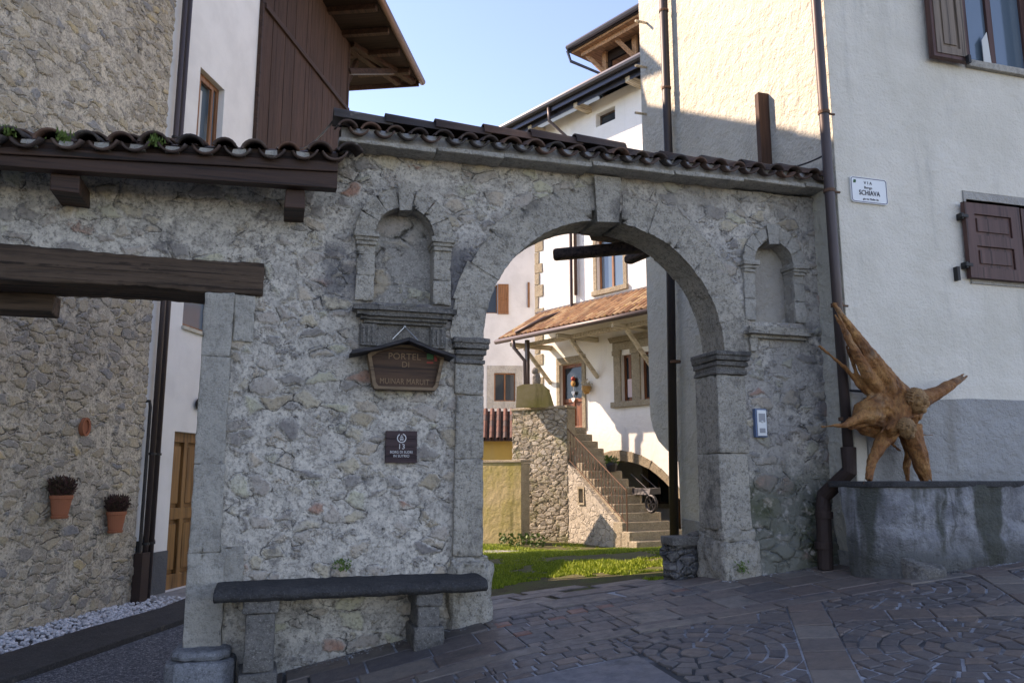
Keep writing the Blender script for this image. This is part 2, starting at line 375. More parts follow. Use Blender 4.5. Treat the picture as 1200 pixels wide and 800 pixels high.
# ---------------------------------------------------------------- mesh builder
class MB:
    def __init__(s): s.v = []; s.f = []
    def quad(s, *p):
        i = len(s.v); s.v += [tuple(q) for q in p]; s.f.append(tuple(range(i, i+len(p)))); return s
    def box(s, x0, x1, y0, y1, z0, z1, j=0):
        i = len(s.v)
        for z in (z0, z1):
            for x, y in ((x0, y0), (x1, y0), (x1, y1), (x0, y1)):
                s.v.append((x+random.uniform(-j, j), y+random.uniform(-j, j), z+random.uniform(-j, j)))
        for f in ((0, 3, 2, 1), (4, 5, 6, 7), (0, 1, 5, 4), (1, 2, 6, 5), (2, 3, 7, 6), (3, 0, 4, 7)):
            s.f.append(tuple(i+k for k in f))
        return s
    def prism(s, pts, y0, y1, holes=()):        # outline in the x-z plane, extruded along y
        loops = [[(x, z) for x, z in pts]]+[list(h) for h in holes]
        tri = tessellate_polygon([[Vector((x, z, 0)) for x, z in l] for l in loops])
        flat = [p for l in loops for p in l]
        i = len(s.v); n = len(flat)
        s.v += [(x, y0, z) for x, z in flat]+[(x, y1, z) for x, z in flat]
        for t in tri:
            s.f.append(tuple(i+k for k in t)); s.f.append(tuple(i+n+k for k in reversed(t)))
        o = 0
        for l in loops:
            m = len(l)
            for k in range(m):
                a = i+o+k; b = i+o+(k+1) % m
                s.f.append((a, b, b+n, a+n))
            o += m
        return s
    def prismz(s, pts, z0, z1):                 # outline in plan, extruded upward; z may be per-vertex functions
        n = len(pts); i = len(s.v)
        f0 = z0 if callable(z0) else (lambda x, y: z0); f1 = z1 if callable(z1) else (lambda x, y: z1)
        s.v += [(x, y, f0(x, y)) for x, y in pts]+[(x, y, f1(x, y)) for x, y in pts]
        s.f.append(tuple(range(i+n-1, i-1, -1))); s.f.append(tuple(range(i+n, i+2*n)))
        for k in range(n):
            a = i+k; b = i+(k+1) % n; s.f.append((a, b, b+n, a+n))
        return s
    def beam(s, a, b, w, h, up=(0, 0, 1), j=0, w2=None, h2=None):
        a = Vector(a); b = Vector(b); d = (b-a).normalized(); up = Vector(up)
        x = d.cross(up).normalized(); z = x.cross(d).normalized(); i = len(s.v)
        for q, ww, hh in ((a, w, h), (b, w2 or w, h2 or h)):
            for sx, sz in ((-1, -1), (1, -1), (1, 1), (-1, 1)):
                p = q+x*sx*ww/2+z*sz*hh/2
                s.v.append((p.x+random.uniform(-j, j), p.y+random.uniform(-j, j), p.z+random.uniform(-j, j)))
        for f in ((0, 1, 2, 3), (7, 6, 5, 4), (0, 4, 5, 1), (1, 5, 6, 2), (2, 6, 7, 3), (3, 7, 4, 0)): s.f.append(tuple(i+k for k in f))
        return s
    def tube(s, path, r, n=10, cap=True):
        path = [Vector(p) for p in path]; rr = r if isinstance(r, (list, tuple)) else [r]*len(path)
        i0 = len(s.v); prev = None
        for k, p in enumerate(path):
            d = (path[min(k+1, len(path)-1)]-path[max(k-1, 0)]).normalized()
            if prev is None:
                u = d.cross(Vector((0, 0, 1)))
                if u.length < .05: u = d.cross(Vector((1, 0, 0)))
                u.normalize()
            else:
                u = (prev-d*prev.dot(d)).normalized()
            prev = u; w = d.cross(u)
            for q in range(n):
                a = 2*math.pi*q/n; c = p+(u*math.cos(a)+w*math.sin(a))*rr[k]; s.v.append(tuple(c))
        for k in range(len(path)-1):
            for q in range(n):
                a = i0+k*n+q; b = i0+k*n+(q+1) % n; s.f.append((a, b, b+n, a+n))
        if cap:
            s.f.append(tuple(i0+q for q in range(n-1, -1, -1))); e = i0+(len(path)-1)*n
            s.f.append(tuple(e+q for q in range(n)))
        return s
    def lathe(s, prof, c, n=20, sx=1, sy=1):
        i0 = len(s.v)
        for r, z in prof:
            for q in range(n):
                a = 2*math.pi*q/n; s.v.append((c[0]+r*math.cos(a)*sx, c[1]+r*math.sin(a)*sy, c[2]+z))
        for k in range(len(prof)-1):
            for q in range(n):
                a = i0+k*n+q; b = i0+k*n+(q+1) % n; s.f.append((a, b, b+n, a+n))
        s.f.append(tuple(i0+q for q in range(n-1, -1, -1))); e = i0+(len(prof)-1)*n
        s.f.append(tuple(e+q for q in range(n)))
        return s
    def ball(s, c, r, n=10, m=7, sc=(1, 1, 1), j=0):
        i0 = len(s.v)
        for k in range(m+1):
            ph = math.pi*k/m
            for q in range(n):
                a = 2*math.pi*q/n; rr = r*(1+random.uniform(-j, j))
                s.v.append((c[0]+rr*sc[0]*math.sin(ph)*math.cos(a), c[1]+rr*sc[1]*math.sin(ph)*math.sin(a), c[2]-rr*sc[2]*math.cos(ph)))
        for k in range(m):
            for q in range(n):
                a = i0+k*n+q; b = i0+k*n+(q+1) % n; s.f.append((a, b, b+n, a+n))
        return s
    def sheet(s, x0, x1, z0, z1, st, y=0, keep=None):
        nx = int(math.ceil((x1-x0)/st)); nz = int(math.ceil((z1-z0)/st)); base = len(s.v)
        X = np.linspace(x0, x1, nx+1); Z = np.linspace(z0, z1, nz+1)
        xx, zz = np.meshgrid(X, Z); 
        s.v += list(zip(xx.ravel().tolist(), [y]*xx.size, zz.ravel().tolist()))
        for b in range(nz):
            zc = (Z[b]+Z[b+1])/2
            for a in range(nx):
                if keep is None or keep((X[a]+X[a+1])/2, zc):
                    i = base+b*(nx+1)+a; s.f.append((i, i+1, i+nx+2, i+nx+1))
        return s
    def sag(s, a, b, drop, r, n=14):
        a = Vector(a); b = Vector(b)
        return s.tube([a.lerp(b, k/n)-Vector((0, 0, drop*4*(k/n)*(1-k/n))) for k in range(n+1)], r, 6)

OFF = {}
def rough(o, st=.012, sc=.09, lv=3):
    m = o.modifiers.new('Subdivide', 'SUBSURF'); m.subdivision_type = 'SIMPLE'; m.levels = lv; m.render_levels = lv
    t = bpy.data.textures.get('rough%.3f' % sc) or bpy.data.textures.new('rough%.3f' % sc, 'CLOUDS'); t.noise_scale = sc; t.noise_depth = 4
    d = o.modifiers.new('Displace', 'DISPLACE'); d.texture = t; d.strength = st; d.mid_level = .5; d.texture_coords = 'GLOBAL'
    for p in o.data.polygons: p.use_smooth = True
    return o
def tagit(o, label=None, cat=None, group=None, kind=None):
    if label: o['label'] = label
    if cat: o['category'] = cat
    if group: o['group'] = group
    if kind: o['kind'] = kind
    return o
def thing(name, label, cat, fr=W, at=(0, 0, 0), group=None):
    o = bpy.data.objects.new(name, None); COL.objects.link(o)
    x, y = fr.wor(at[0], at[1]); o.location = (x, y, at[2]); o.rotation_euler = (0, 0, fr.a)
    o.empty_display_size = .2
    OFF[o.name] = at
    return tagit(o, label, cat, group)
def build(mb, name, mat, parent=None, smooth=False, bevel=0, fr=None, origin=None, seg=2, label=None):
    """parts share the coordinates of their parent's facade; a top-level mesh gives its facade and its own origin"""
    if parent is not None: off = OFF[parent.name]
    else: off = origin or (0, 0, 0)
    me = bpy.data.meshes.new(name)
    v = np.array(mb.v, dtype=np.float64)-np.array(off)
    me.from_pydata(v.tolist(), [], mb.f); me.update()
    me.materials.append(M[mat] if isinstance(mat, str) else mat)
    if smooth: me.polygons.foreach_set('use_smooth', [True]*len(me.polygons))
    o = bpy.data.objects.new(name, me); COL.objects.link(o)
    if parent is not None: o.parent = parent; OFF[o.name] = off
    else:
        f = fr or W; x, y = f.wor(off[0], off[1]); o.location = (x, y, off[2]); o.rotation_euler = (0, 0, f.a); OFF[o.name] = off
    if bevel:
        b = o.modifiers.new('Bevel', 'BEVEL'); b.width = bevel; b.segments = seg; b.limit_method = 'ANGLE'; b.angle_limit = R(35)
    if label: o['label'] = label
    return o
def text(txt, size, x, y, z, mat, parent, name='lettering', sx=1, ang=0, ext=.0015, align='CENTER'):
    cu = bpy.data.curves.new(name, 'FONT'); cu.body = txt; cu.size = size; cu.align_x = align; cu.extrude = ext
    cu.materials.append(M[mat]); cu.space_character = 1.05
    tmp = bpy.data.objects.new('tmp_text', cu); COL.objects.link(tmp); dg = bpy.context.evaluated_depsgraph_get()
    me = bpy.data.meshes.new_from_object(tmp.evaluated_get(dg)); bpy.data.objects.remove(tmp); bpy.data.curves.remove(cu)
    o = bpy.data.objects.new(name, me); COL.objects.link(o); o.parent = parent
    off = OFF[parent.name]; o.location = (x-off[0], y-off[1], z-off[2]); o.rotation_euler = (R(90), ang, 0); o.scale = (sx, 1, 1)
    return o
def barrel(mb, p, d, side, up, r0, r1, L, th=.012, n=8, convex=True, ang=1.0):
    """one curved clay tile: a half pipe of given thickness starting at p and running L along d"""
    i0 = len(mb.v)
    for t, r in ((0, r0), (1, r1)):
        for rr in (r, r-th):
            for k in range(n+1):
                a = math.pi*ang*(k/n-.5); sg = 1 if convex else -1
                q = p+d*L*t+side*rr*math.sin(a)+up*sg*(rr*math.cos(a)-(r*.25))
                mb.v.append(tuple(q))
    m = n+1
    for k in range(n):
        a = i0+k; mb.f.append((a, a+1, a+1+2*m, a+2*m)); b = i0+m+k; mb.f.append((b+1, b, b+2*m, b+1+2*m))
        mb.f.append((a+1, a, a+m, a+m+1)); c = i0+2*m+k; mb.f.append((c, c+1, c+1+m, c+m))
    for a in (i0, i0+n): mb.f.append((a, a+m, a+3*m, a+2*m))
def tiled(mb, x0, x1, pitch, front, slope_d, rise, rows, L, r=.085, jit=.012, overlap=.82, up=Vector((0, 0, 1))):
    """columns of cover and channel tiles running back from the eave"""
    d = Vector((0, slope_d, rise)).normalized(); side = Vector((1, 0, 0)); un = side.cross(d).normalized()
    n = int(round((x1-x0)/pitch))
    for k in range(n+1):
        x = x0+pitch*k
        for q in range(rows):
            j = lambda a: random.uniform(-a, a)
            p = Vector((x+j(jit), front[0], front[1]))+d*(q*L*overlap+j(jit*1.5))+un*(q*.014)
            dd = (d+Vector((j(.04), 0, j(.02)))).normalized()
            rr = r*random.uniform(.9, 1.12); sd_ = (side+un*j(.12)).normalized(); barrel(mb, p+un*(r*.12)+d*random.uniform(.01, .045), dd, sd_, sd_.cross(dd).normalized(), rr*1.14, rr*1.0, L, convex=True, th=.016, ang=.76)
        x += pitch/2
        if k < n:
            for q in range(rows):
                j = lambda a: random.uniform(-a, a)
                p = Vector((x+j(jit), front[0]-.0, front[1]))+d*(q*L*overlap+j(jit))+un*(q*.014)
                barrel(mb, p+un*(r*.30)-d*random.uniform(0, .02), d, (side+un*j(.08)).normalized(), un, r*1.22, r*1.28, L, convex=False, th=.015, ang=.74)

def g(u, v, w=0): return GF.hit(u, v, -w)
# ================================================================ THE GATE WALL
AC, AZ, AR = .855, 2.70, 1.10                     # arch centre, springing, radius
gate = thing('gate_wall', 'old grey rubble wall with a big round arch, two blind niches and clay tile coping', 'gate wall', GF, (0, 0, bz(0)))
NL = dict(c=-.90, r=.235, sp=3.52, z0=2.97); NR = dict(c=2.50, r=.205, sp=3.55, z0=3.0)
def in_arch(s, z, r=AR): return (abs(s-AC) < r and z < AZ) or math.hypot(s-AC, z-AZ) < r
def in_niche(n, s, z, e=0): return (abs(s-n['c']) < n['r']+e and n['z0'] < z < n['sp']) or (z >= n['sp'] and math.hypot(s-n['c'], z-n['sp']) < n['r']+e)
def top_of(s): return 4.22 if s > -1.45 else 3.98
def keep(s, z):
    if s < -2.30 and z < 3.0: return False
    if in_arch(s, z, AR+.10): return False
    if in_niche(NL, s, z, .03) or in_niche(NR, s, z, .03): return False
    return z < top_of(s)
msheet = MB().sheet(-4.3, 3.07, -.1, 4.24, .0145, 0, keep)
build(msheet, 'rubble_face', 'gate', gate, smooth=True)
def arc(c, z, r, a0, a1, n): return [(c+r*math.cos(R(a0+(a1-a0)*k/n)), z+r*math.sin(R(a0+(a1-a0)*k/n))) for k in range(n+1)]
core = MB()
out = [(-4.3, 3.1), (-4.3, 3.72), (-1.45, 3.75), (-1.45, 4.22), (3.07, 4.26), (3.07, -.3), (2.0, -.3), (2.0, AZ)]+arc(AC, AZ, 1.145, 0, 180, 24)[1:-1]+[(-.29, AZ), (-.29, -.3), (-2.25, -.3), (-2.25, 3.1)]
core.prism(out, .262, .345)
core.prism([(2.98, -.3), (3.07, -.3), (3.07, 4.22), (2.98, 4.22)], .02, .27)
core.prism([(-1.45, 3.74), (-1.38, 3.74), (-1.38, 4.2), (-1.45, 4.2)], .02, .27)
build(core, 'wall_core', 'oldrender', gate)
# niches: lining, back, sill, small pilasters, arch ring
def niche(n, mat, pil, capmat, name):
    root = MB(); c, r, sp, z0 = n['c'], n['r'], n['sp'], n['z0']
    hole = [(c-r, z0), (c+r, z0)]+arc(c, sp, r, 0, 180, 20)
    e = .10; o = [(c-r-e, z0-.05), (c+r+e, z0-.05)]+arc(c, sp, r+e, 0, 180, 20)
    root.prism(o, .012, .20, [hole])
    if n is NR: root.prism([(c-r-.05, z0-.03), (c+r+.05, z0-.03)]+arc(c, sp, r+.05, 0, 180, 20), .14, .265)
    nb = build(root, name, 'niche', gate)
    if n is NL: build(MB().sheet(c-r-.03, c+r+.03, z0-.02, sp+r+.03, .015, .125), 'niche_back', 'nicheback', nb, smooth=True)
    ring = MB(); k = 7; wid = pil
    for i in range(k):
        if i == k//2: continue
        a0 = 180*i/k+.7; a1 = 180*(i+1)/k-.7
        ring.prism(arc(c, sp, r, a0, a1, 5)+arc(c, sp, r+wid, a1, a0, 5), -.03-random.uniform(0, .006), .19)
    rough(build(ring, 'niche_arch', mat, nb, bevel=.006), .022, .07, 2)
    ks = MB(); ks.prism([(c-.045, sp+r-.03), (c+.045, sp+r-.03), (c+.062, sp+r+wid+.03), (c-.062, sp+r+wid+.03)], -.05, .18)
    build(ks, 'keystone', mat, nb, bevel=.008)
    for sg in (-1, 1):
        p = MB(); x0, x1 = sorted((c+sg*r, c+sg*(r+wid*.92)))
        zz = z0
        for hgt in (.2, .17):
            z1 = min(zz+hgt, sp-.13); p.box(x0, x1, -.022, .19, zz+.002, z1-.002, .003); zz = z1
        p.box(x0, x1, -.02, .19, zz, sp-.10, .003)
        rough(build(p, 'pilaster', mat, nb, bevel=.005), .022, .07, 3)
        q = MB()
        for (a, b, w) in ((-.105, -.075, .012), (-.075, -.045, .026), (-.045, -.0, .045)):
            q.box(x0-w*.6, x1+w*.6, -.03-w, .185, sp+a, sp+b, .003)
        rough(build(q, 'capital', capmat, nb, bevel=.006), .022, .07, 2)
    return nb
nl = niche(NL, 'granite', .155, 'granite', 'blind_niche')
nr = niche(NR, 'granite_light', .12, 'granite_light', 'blind_niche')
# left niche: moulded sill and frieze with two fluted blocks
s0, zt = g(414, 357, .1); s1, _ = g(534, 362, .1)
sill = MB()
for a, b, w in ((0, -.035, .15), (-.035, -.075, .12), (-.075, -.10, .09), (-.10, -.125, .06)):
    sill.prism([(s0+.15-w, zt+a), (s1-.15+w, zt+a), (s1-.15+w, zt+b), (s0+.15-w, zt+b)], -w, .02)
rough(build(sill, 'niche_sill', 'granite_dark', nl, bevel=.006), .022, .07, 3)
fr_ = MB(); fr_.box(s0+.06, s1-.06, -.022, .02, zt-.34, zt-.126)
for xx in (s0+.07, s1-.07-.12):
    fr_.box(xx, xx+.12, -.048, -.02, zt-.30, zt-.128)
    for k in range(3): fr_.box(xx+.012+.036*k, xx+.030+.036*k, -.060, -.045, zt-.28, zt-.15)
build(fr_, 'frieze', 'granite_dark', nl, bevel=.004)
s0, zt = g(876, 381, .08); s1, _ = g(952, 386, .08)
sill = MB()
for a, b, w in ((0, -.04, .07), (-.04, -.07, .10), (-.07, -.10, .05)):
    sill.prism([(s0+.1-w, zt+a), (s1-.1+w, zt+a), (s1-.1+w, zt+b), (s0+.1-w, zt+b)], -w, .02)
sill.prism([(s0+.04, zt-.10), (s0+.12, zt-.10), (s0+.11, zt-.22), (s0+.05, zt-.22)], -.045, .02)
rough(build(sill, 'niche_sill', 'granite', nr, bevel=.008), .022, .07, 3)
# arch ring
ring = MB(); nv = 13
for i in range(nv):
    if i == nv//2: continue
    a0 = 180*i/nv+.05; a1 = 180*(i+1)/nv-.05
    rw = .29+random.uniform(-.03, .03)
    ring.prism(arc(AC, AZ, AR, a0, a1, 8)+arc(AC, AZ, AR+rw, a1, a0, 8), -.012-random.uniform(0, .010), .345+random.uniform(0, .02))
ar = rough(build(ring, 'arch_ring', 'granite', gate, bevel=.007), .022, .07, 2)
ks = MB(); ks.prism([(AC-.095, AZ+AR-.015), (AC+.095, AZ+AR-.015), (AC+.115, AZ+AR+.385), (AC-.115, AZ+AR+.385)], -.055, .35)
build(ks, 'keystone', 'granite', ar, bevel=.01)
def jamb(x0, x1, hs, zb, basex, name='arch_jamb'):
    m = MB(); z = zb+.5
    for h in hs:
        z1 = min(z+h, AZ-.20)
        if z1-z > .05:
            m.box(x0+random.uniform(-.006, .006), x1+random.uniform(-.006, .006), -.03-random.uniform(0, .012), .35, z+.003, z1-.003, .006)
        z = z1
    j = rough(build(m, name, 'granite', gate, bevel=.012), .022, .07, 4)
    c = MB()
    for a, b, w in ((-.20, -.165, .02), (-.165, -.13, .0), (-.13, -.085, .035), (-.085, -.04, .065), (-.04, -.0, .085)):
        c.box(x0-w*.38, x1+w*.38, -.04-w*.8, .35+w*.2, AZ+a, AZ+b, .003)
    rough(build(c, 'capital', 'granite_dark', j, bevel=.009), .022, .07, 2)
    b = MB(); b.prismz([(basex[0]+.02, -.05), (basex[0]+.1, -.08), (basex[1]-.05, -.08), (basex[1], -.04), (basex[1], .36), (basex[0], .37)], zb-.25, lambda x, y: zb+.44+.05*math.sin(x*23+y*9)); b.box(basex[0]+.03, basex[1]-.03, -.04, .355, zb+.40, zb+.505, .006)
    rough(build(b, 'jamb_base', 'granite', j, bevel=.03), .07, .10, 4)
jamb(-.475, -.245, (.75, .5, .62, .4), .50, (-.53, -.16))
jamb(1.85, 2.14, (.65, .7, .45, .5), .66, (1.82, 2.2))
# rough render swelling at the foot of the right jamb
bl = MB()
n1, n2 = 40, 26
for b in range(n2+1):
    for a in range(n1+1):
        s = 1.88+(2.98-1.88)*a/n1; z = .5+(1.28-.5)*b/n2
        hgt = max(0, 1-(z-.5)/(.62+.22*math.sin(s*5+.5)))
        bl.v.append((s, -.012-.13*hgt**.8*(.75+.5*mn.noise(Vector((s*4, 0, z*4))))+.02*mn.noise(Vector((s*14, 3, z*14)))+(.03 if b == n2 else 0), z))
for b in range(n2):
    for a in range(n1):
        i = b*(n1+1)+a; bl.f.append((i, i+1, i+n1+2, i+n1+1))
build(bl, 'footing_render', 'gate', gate, smooth=True)
# cornice slabs, mortar bed, coping tiles
def cor_z(s): return 4.215+.018*s
co = MB(); x = -1.46
while x < 3.03:
    L = min(random.uniform(.5, .85), 3.05-x)
    z = cor_z(x+L/2)+random.uniform(-.006, .006); w = .205+random.uniform(-.012, .012)
    co.box(x+.003, x+L-.003, -w, .42, z-.018, z+.018, .005); x += L
rough(build(co, 'cornice', 'cornice', gate, bevel=.008), .022, .07, 3)
bed = MB(); nseg = 90
for k in range(nseg+1):
    s = -1.44+4.47*k/nseg; z = cor_z(s)
    for (y, dz) in ((-.175, .015), (-.165, .06), (-.16, .125), (.1, .20), (.40, .04)):
        jj = .010*mn.noise(Vector((s*9, dz*20, 1)))
        bed.v.append((s, y+jj, z+dz+jj))
for k in range(nseg):
    for q in range(4):
        a = k*5+q; bed.f.append((a, a+5, a+6, a+1))
build(bed, 'mortar_bed', 'oldrender', gate, smooth=True)
ct = MB()
tiled(ct, -1.40, 3.0, .192, (-.25, 0), 1, .32, 1, .46, r=.072, jit=.010)
for i in range(len(ct.v)):
    x, y, z = ct.v[i]; ct.v[i] = (x, y, z+cor_z(x)+.078)
rg = MB(); x = -1.50
while x < 2.95:
    z = cor_z(x)+.228
    z -= .075 if x > .55 else 0
    barrel(rg, Vector((x, -.02, z+.028)), Vector((1, 0, -.035)), Vector((0, 1, 0)), Vector((0, 0, 1)), .105, .09, .47, n=8, convex=True); x += .41
ct.f += [tuple(i+len(ct.v) for i in f) for f in rg.f]; ct.v += rg.v
bk = MB(); tiled(bk, -1.40, 3.0, .192, (0, 0), -1, 0, 1, .01) if False else None
build(ct, 'coping_tiles', 'tile_d', gate, smooth=True)
# ---- left portal: timber lintel and dressed stone jamb
lt = MB(); a0 = g(-60, 290, .035); a1 = g(310, 308, .035); b1 = g(309, 346, .035)
n = 26
for k in range(n+1):
    s = -4.3+(a1[0]+4.3)*k/n
    top = 3.205+.02*math.sin(s*3)*.5; bot = b1[1]+.008*math.sin(s*4+1)-.01*(n-k)/n
    for (y, z) in ((-.05, bot+.01), (-.055, top-.012), (-.03, top), (.40, top), (.40, bot), (-.03, bot)):
        lt.v.append((s, y+.006*mn.noise(Vector((s*3, z*9, 2))), z+.006*mn.noise(Vector((s*5, y*9, 7)))))
for k in range(n):
    for q in range(6):
        a = k*6+q; b = k*6+(q+1) % 6; lt.f.append((a, b, b+6, a+6))
lt.f.append(tuple(range(5, -1, -1))); lt.f.append(tuple(n*6+q for q in range(6)))
rough(build(lt, 'lintel_beam', 'beam', gate, bevel=.006), .022, .07, 2)
lb = MB(); lb.box(-4.3, -3.45, .30, .52, 2.80, 2.95, .006); build(lb, 'inner_beam', 'beam', gate, bevel=.01)
j = MB(); z = .30
for h, (xa, xb) in ((.78, (-2.375, -2.125)), (.62, (-2.375, -2.165)), (.78, (-2.375, -2.175)), (.5, (-2.375, -2.17))):
    z1 = min(z+h, 2.955); j.box(xa+random.uniform(-.004, .004), xb+random.uniform(-.004, .004), -.045-random.uniform(0, .008), .50, z+.002, z1-.002, .004); z = z1
for z0, z1, xb in ((.86, 1.12, -2.0), (2.6, 2.95, -2.02)):
    j.box(-2.163, xb, -.028, .3, z0, z1, .004)
pj = rough(build(j, 'portal_jamb', 'granite_light', gate, bevel=.008), .022, .07, 4)
bs = MB(); sc_ = g(236, 790, .2)[0]; bt = g(236, 764, .25)[1]
bs.prismz([(sc_-.17, -.28), (sc_+.12, -.30), (sc_+.21, -.2), (sc_+.21, .45), (sc_-.20, .5), (sc_-.24, -.18)], -.35, bt-.06)
bs.prismz([(sc_-.15, -.25), (sc_+.10, -.27), (sc_+.18, -.18), (sc_+.18, .45), (sc_-.17, .5), (sc_-.21, -.16)], bt-.06, bt)
rough(build(bs, 'jamb_base', 'block', pj, bevel=.03), .022, .07, 4)
# ---- tiled timber canopy over the portal
kw = .42
q0 = g(0, 194, kw); q1 = g(395, 221, kw); t0 = g(0, 173, kw); t1 = g(395, 190, kw)
cb = MB()
def lin(p, q, s): return p[1]+(q[1]-p[1])*(s-p[0])/(q[0]-p[0])
sA, sB = -4.3, q1[0]
zb_ = lambda s: lin(q0, q1, s); zt_ = lambda s: lin(t0, t1, s)
cb.quad  # edge board in two steps
for (ya, yb, fa, fb) in ((-kw, -kw+.10, 0, .62), (-kw-.025, -kw+.10, .60, 1.0)):
    za = lambda s, f: zb_(s)+(zt_(s)-zb_(s))*f
    i = len(cb.v)
    for s in (sA, sB):
        for (y, f) in ((ya, fa), (yb, fa), (yb, fb), (ya, fb)): cb.v.append((s, y, za(s, f)))
    for f in ((0, 1, 2, 3), (7, 6, 5, 4), (0, 4, 5, 1), (1, 5, 6, 2), (2, 6, 7, 3), (3, 7, 4, 0)): cb.f.append(tuple(i+k for k in f))
canopy = build(cb, 'canopy', 'beamred', gate, bevel=.006)
cs_ = MB()
for k in range(8):                                  # boards under the tiles
    y0 = -kw+.06+k*.075
    i = len(cs_.v)
    for s in (sA, sB):
        for (y, z) in ((y0, zt_(s)-.02+k*.018), (y0+.07, zt_(s)-.005+k*.018), (y0+.07, zt_(s)+.01+k*.018), (y0, zt_(s)-.005+k*.018)): cs_.v.append((s, y, z))
    for f in ((0, 1, 2, 3), (7, 6, 5, 4), (0, 4, 5, 1), (1, 5, 6, 2), (2, 6, 7, 3), (3, 7, 4, 0)): cs_.f.append(tuple(i+k for k in f))
i = len(cs_.v)
for s in (sA, sB):
    for (y, dz) in ((-kw+.03, 0), (-kw+.03, .085), (.05, .27), (.05, .0)): cs_.v.append((s, y, zt_(s)+dz))
for f_ in ((0, 1, 2, 3), (7, 6, 5, 4), (0, 4, 5, 1), (1, 5, 6, 2), (2, 6, 7, 3), (3, 7, 4, 0)): cs_.f.append(tuple(i+k for k in f_))
build(cs_, 'roof_boards', 'beamred', canopy)
for (u0, u1, v) in ((57, 92, 226), (333, 357, 245)):
    xa = g(u0, v, .34)[0]; xb, zb2 = g(u1, v, .34)
    m = MB(); m.box(xa, xb, -.34, .15, zb2, zb_(xb)-.005, .005)
    build(m, 'bracket', 'beamred', canopy, bevel=.008)
ctl = MB()
tiled(ctl, -4.28, sB+.0, .222, (-kw-.09, 0), 1, .30, 3, .36, r=.086, jit=.014)
tl = ctl.v
for i in range(len(tl)):
    x, y, z = tl[i]; ctl.v[i] = (x, y, z+zt_(x)+.035+.015*mn.noise(Vector((x*1.3, 0, 0))))
build(ctl, 'canopy_tiles', 'tile_d', canopy, smooth=True)
pl = MB(); x = -4.17
while x < sB-.1:
    pl.box(x-.045, x+.045, -kw-.045, -kw+.02, zt_(x)+.012, zt_(x)+.05, .006); x += .222
build(pl, 'mortar_plugs', 'granite_light', canopy)
ms = MB()
for (u, v) in ((72, 162), (180, 166), (10, 155)):
    s, z = g(u, v, kw+.05)
    for k in range(90):
        a = random.uniform(0, 6.28); r = random.gauss(0, .035); h = random.uniform(.01, .045)
        p = Vector((s+r*math.cos(a), -kw-.06+random.uniform(-.03, .05), z+r*math.sin(a)*.7+.0))
        ms.quad(p, p+Vector((random.uniform(-.01, .01)+.006, random.uniform(-.02, 0), h)), p+Vector((.012, 0, 0)))
build(ms, 'moss_tufts', 'leaf', canopy)['kind'] = 'stuff'
# ---- timbers sticking out behind the arch (old inner canopy)
rc = MB()
def Pl(u, v, d): return (*GF.hit(u, v, d)[:1], d, GF.hit(u, v, d)[1])
def gl(u, v, d):
    s, z = GF.hit(u, v, d); return Vector((s, d, z))
inner = MB(); a = gl(648, 299, 1.35); b = gl(800, 285, .9); inner.beam(a, b, .125, .12, j=.006)
ib = build(inner, 'inner_canopy', 'beamd', gate, bevel=.03)
m = MB(); m.beam(gl(735, 305, 1.7), gl(800, 278, .8), .11, .10, j=.005); build(m, 'rafter', 'beamd', ib, bevel=.035, seg=3)
m = MB(); m.beam(gl(692, 277, 1.25), gl(800, 290, .8), .20, .035, j=.004); m.beam(gl(687, 268, 1.1), gl(790, 262, .8), .30, .04, j=.004); build(m, 'roof_boards', 'beamd', ib)
m = MB(); m.box(-.1, 2.9, .37, .8, 3.93, 3.98); build(m, 'roof_boards', 'beamd', ib)

# ================================================================ BENCH
bench = thing('stone_bench', 'long dark stone slab bench on two stone legs against the rubble wall', 'bench', GF, (-1.25, -.2, .3))
u0 = g(250, 700, .42); u1 = g(572, 684, .42)
m = MB(); n = 40
zs = .80
for k in range(n+1):
    s = u0[0]+(u1[0]-u0[0])*k/n; wob = .008*mn.noise(Vector((s*4, 1, 0)))
    for (y, z) in ((.03, zs+.085), (-.36, zs+.075), (-.40+wob, zs+.06), (-.425+wob, zs+.035), (-.42+wob, zs+.01), (-.385, zs-.012), (.03, zs-.012)):
        m.v.append((s, y, z+.012*(s+1.2)*.3+.004*mn.noise(Vector((s*6, y*6, 4)))))
for k in range(n):
    for q in range(7):
        a = k*7+q; b = k*7+(q+1) % 7; m.f.append((a, b, b+7, a+7))
m.f.append(tuple(range(6, -1, -1))); m.f.append(tuple(n*7+q for q in range(7)))
rough(build(m, 'seat', 'benchstone', bench, bevel=.006), .02, .09, 2)
for (ua, ub, v0, w) in ((287, 322, 740, .36), (490, 515, 720, .36)):
    xa = g(ua, v0, w)[0]; xb = g(ub, v0, w)[0]; zg = gz((xa+xb)/2, -w)
    m = MB(); m.box(xa-.0, xb+.0, -w, .0, zg+.14, zs-.10, .005); m.box(xa-.03, xb+.03, -w-.03, .0, zg-.15, zg+.14, .008); m.box(xa-.02, xb+.02, -w-.015, .0, zs-.10, zs-.012, .005)
    rough(build(m, 'leg', 'granite_dark', bench, bevel=.012), .02, .07, 3)
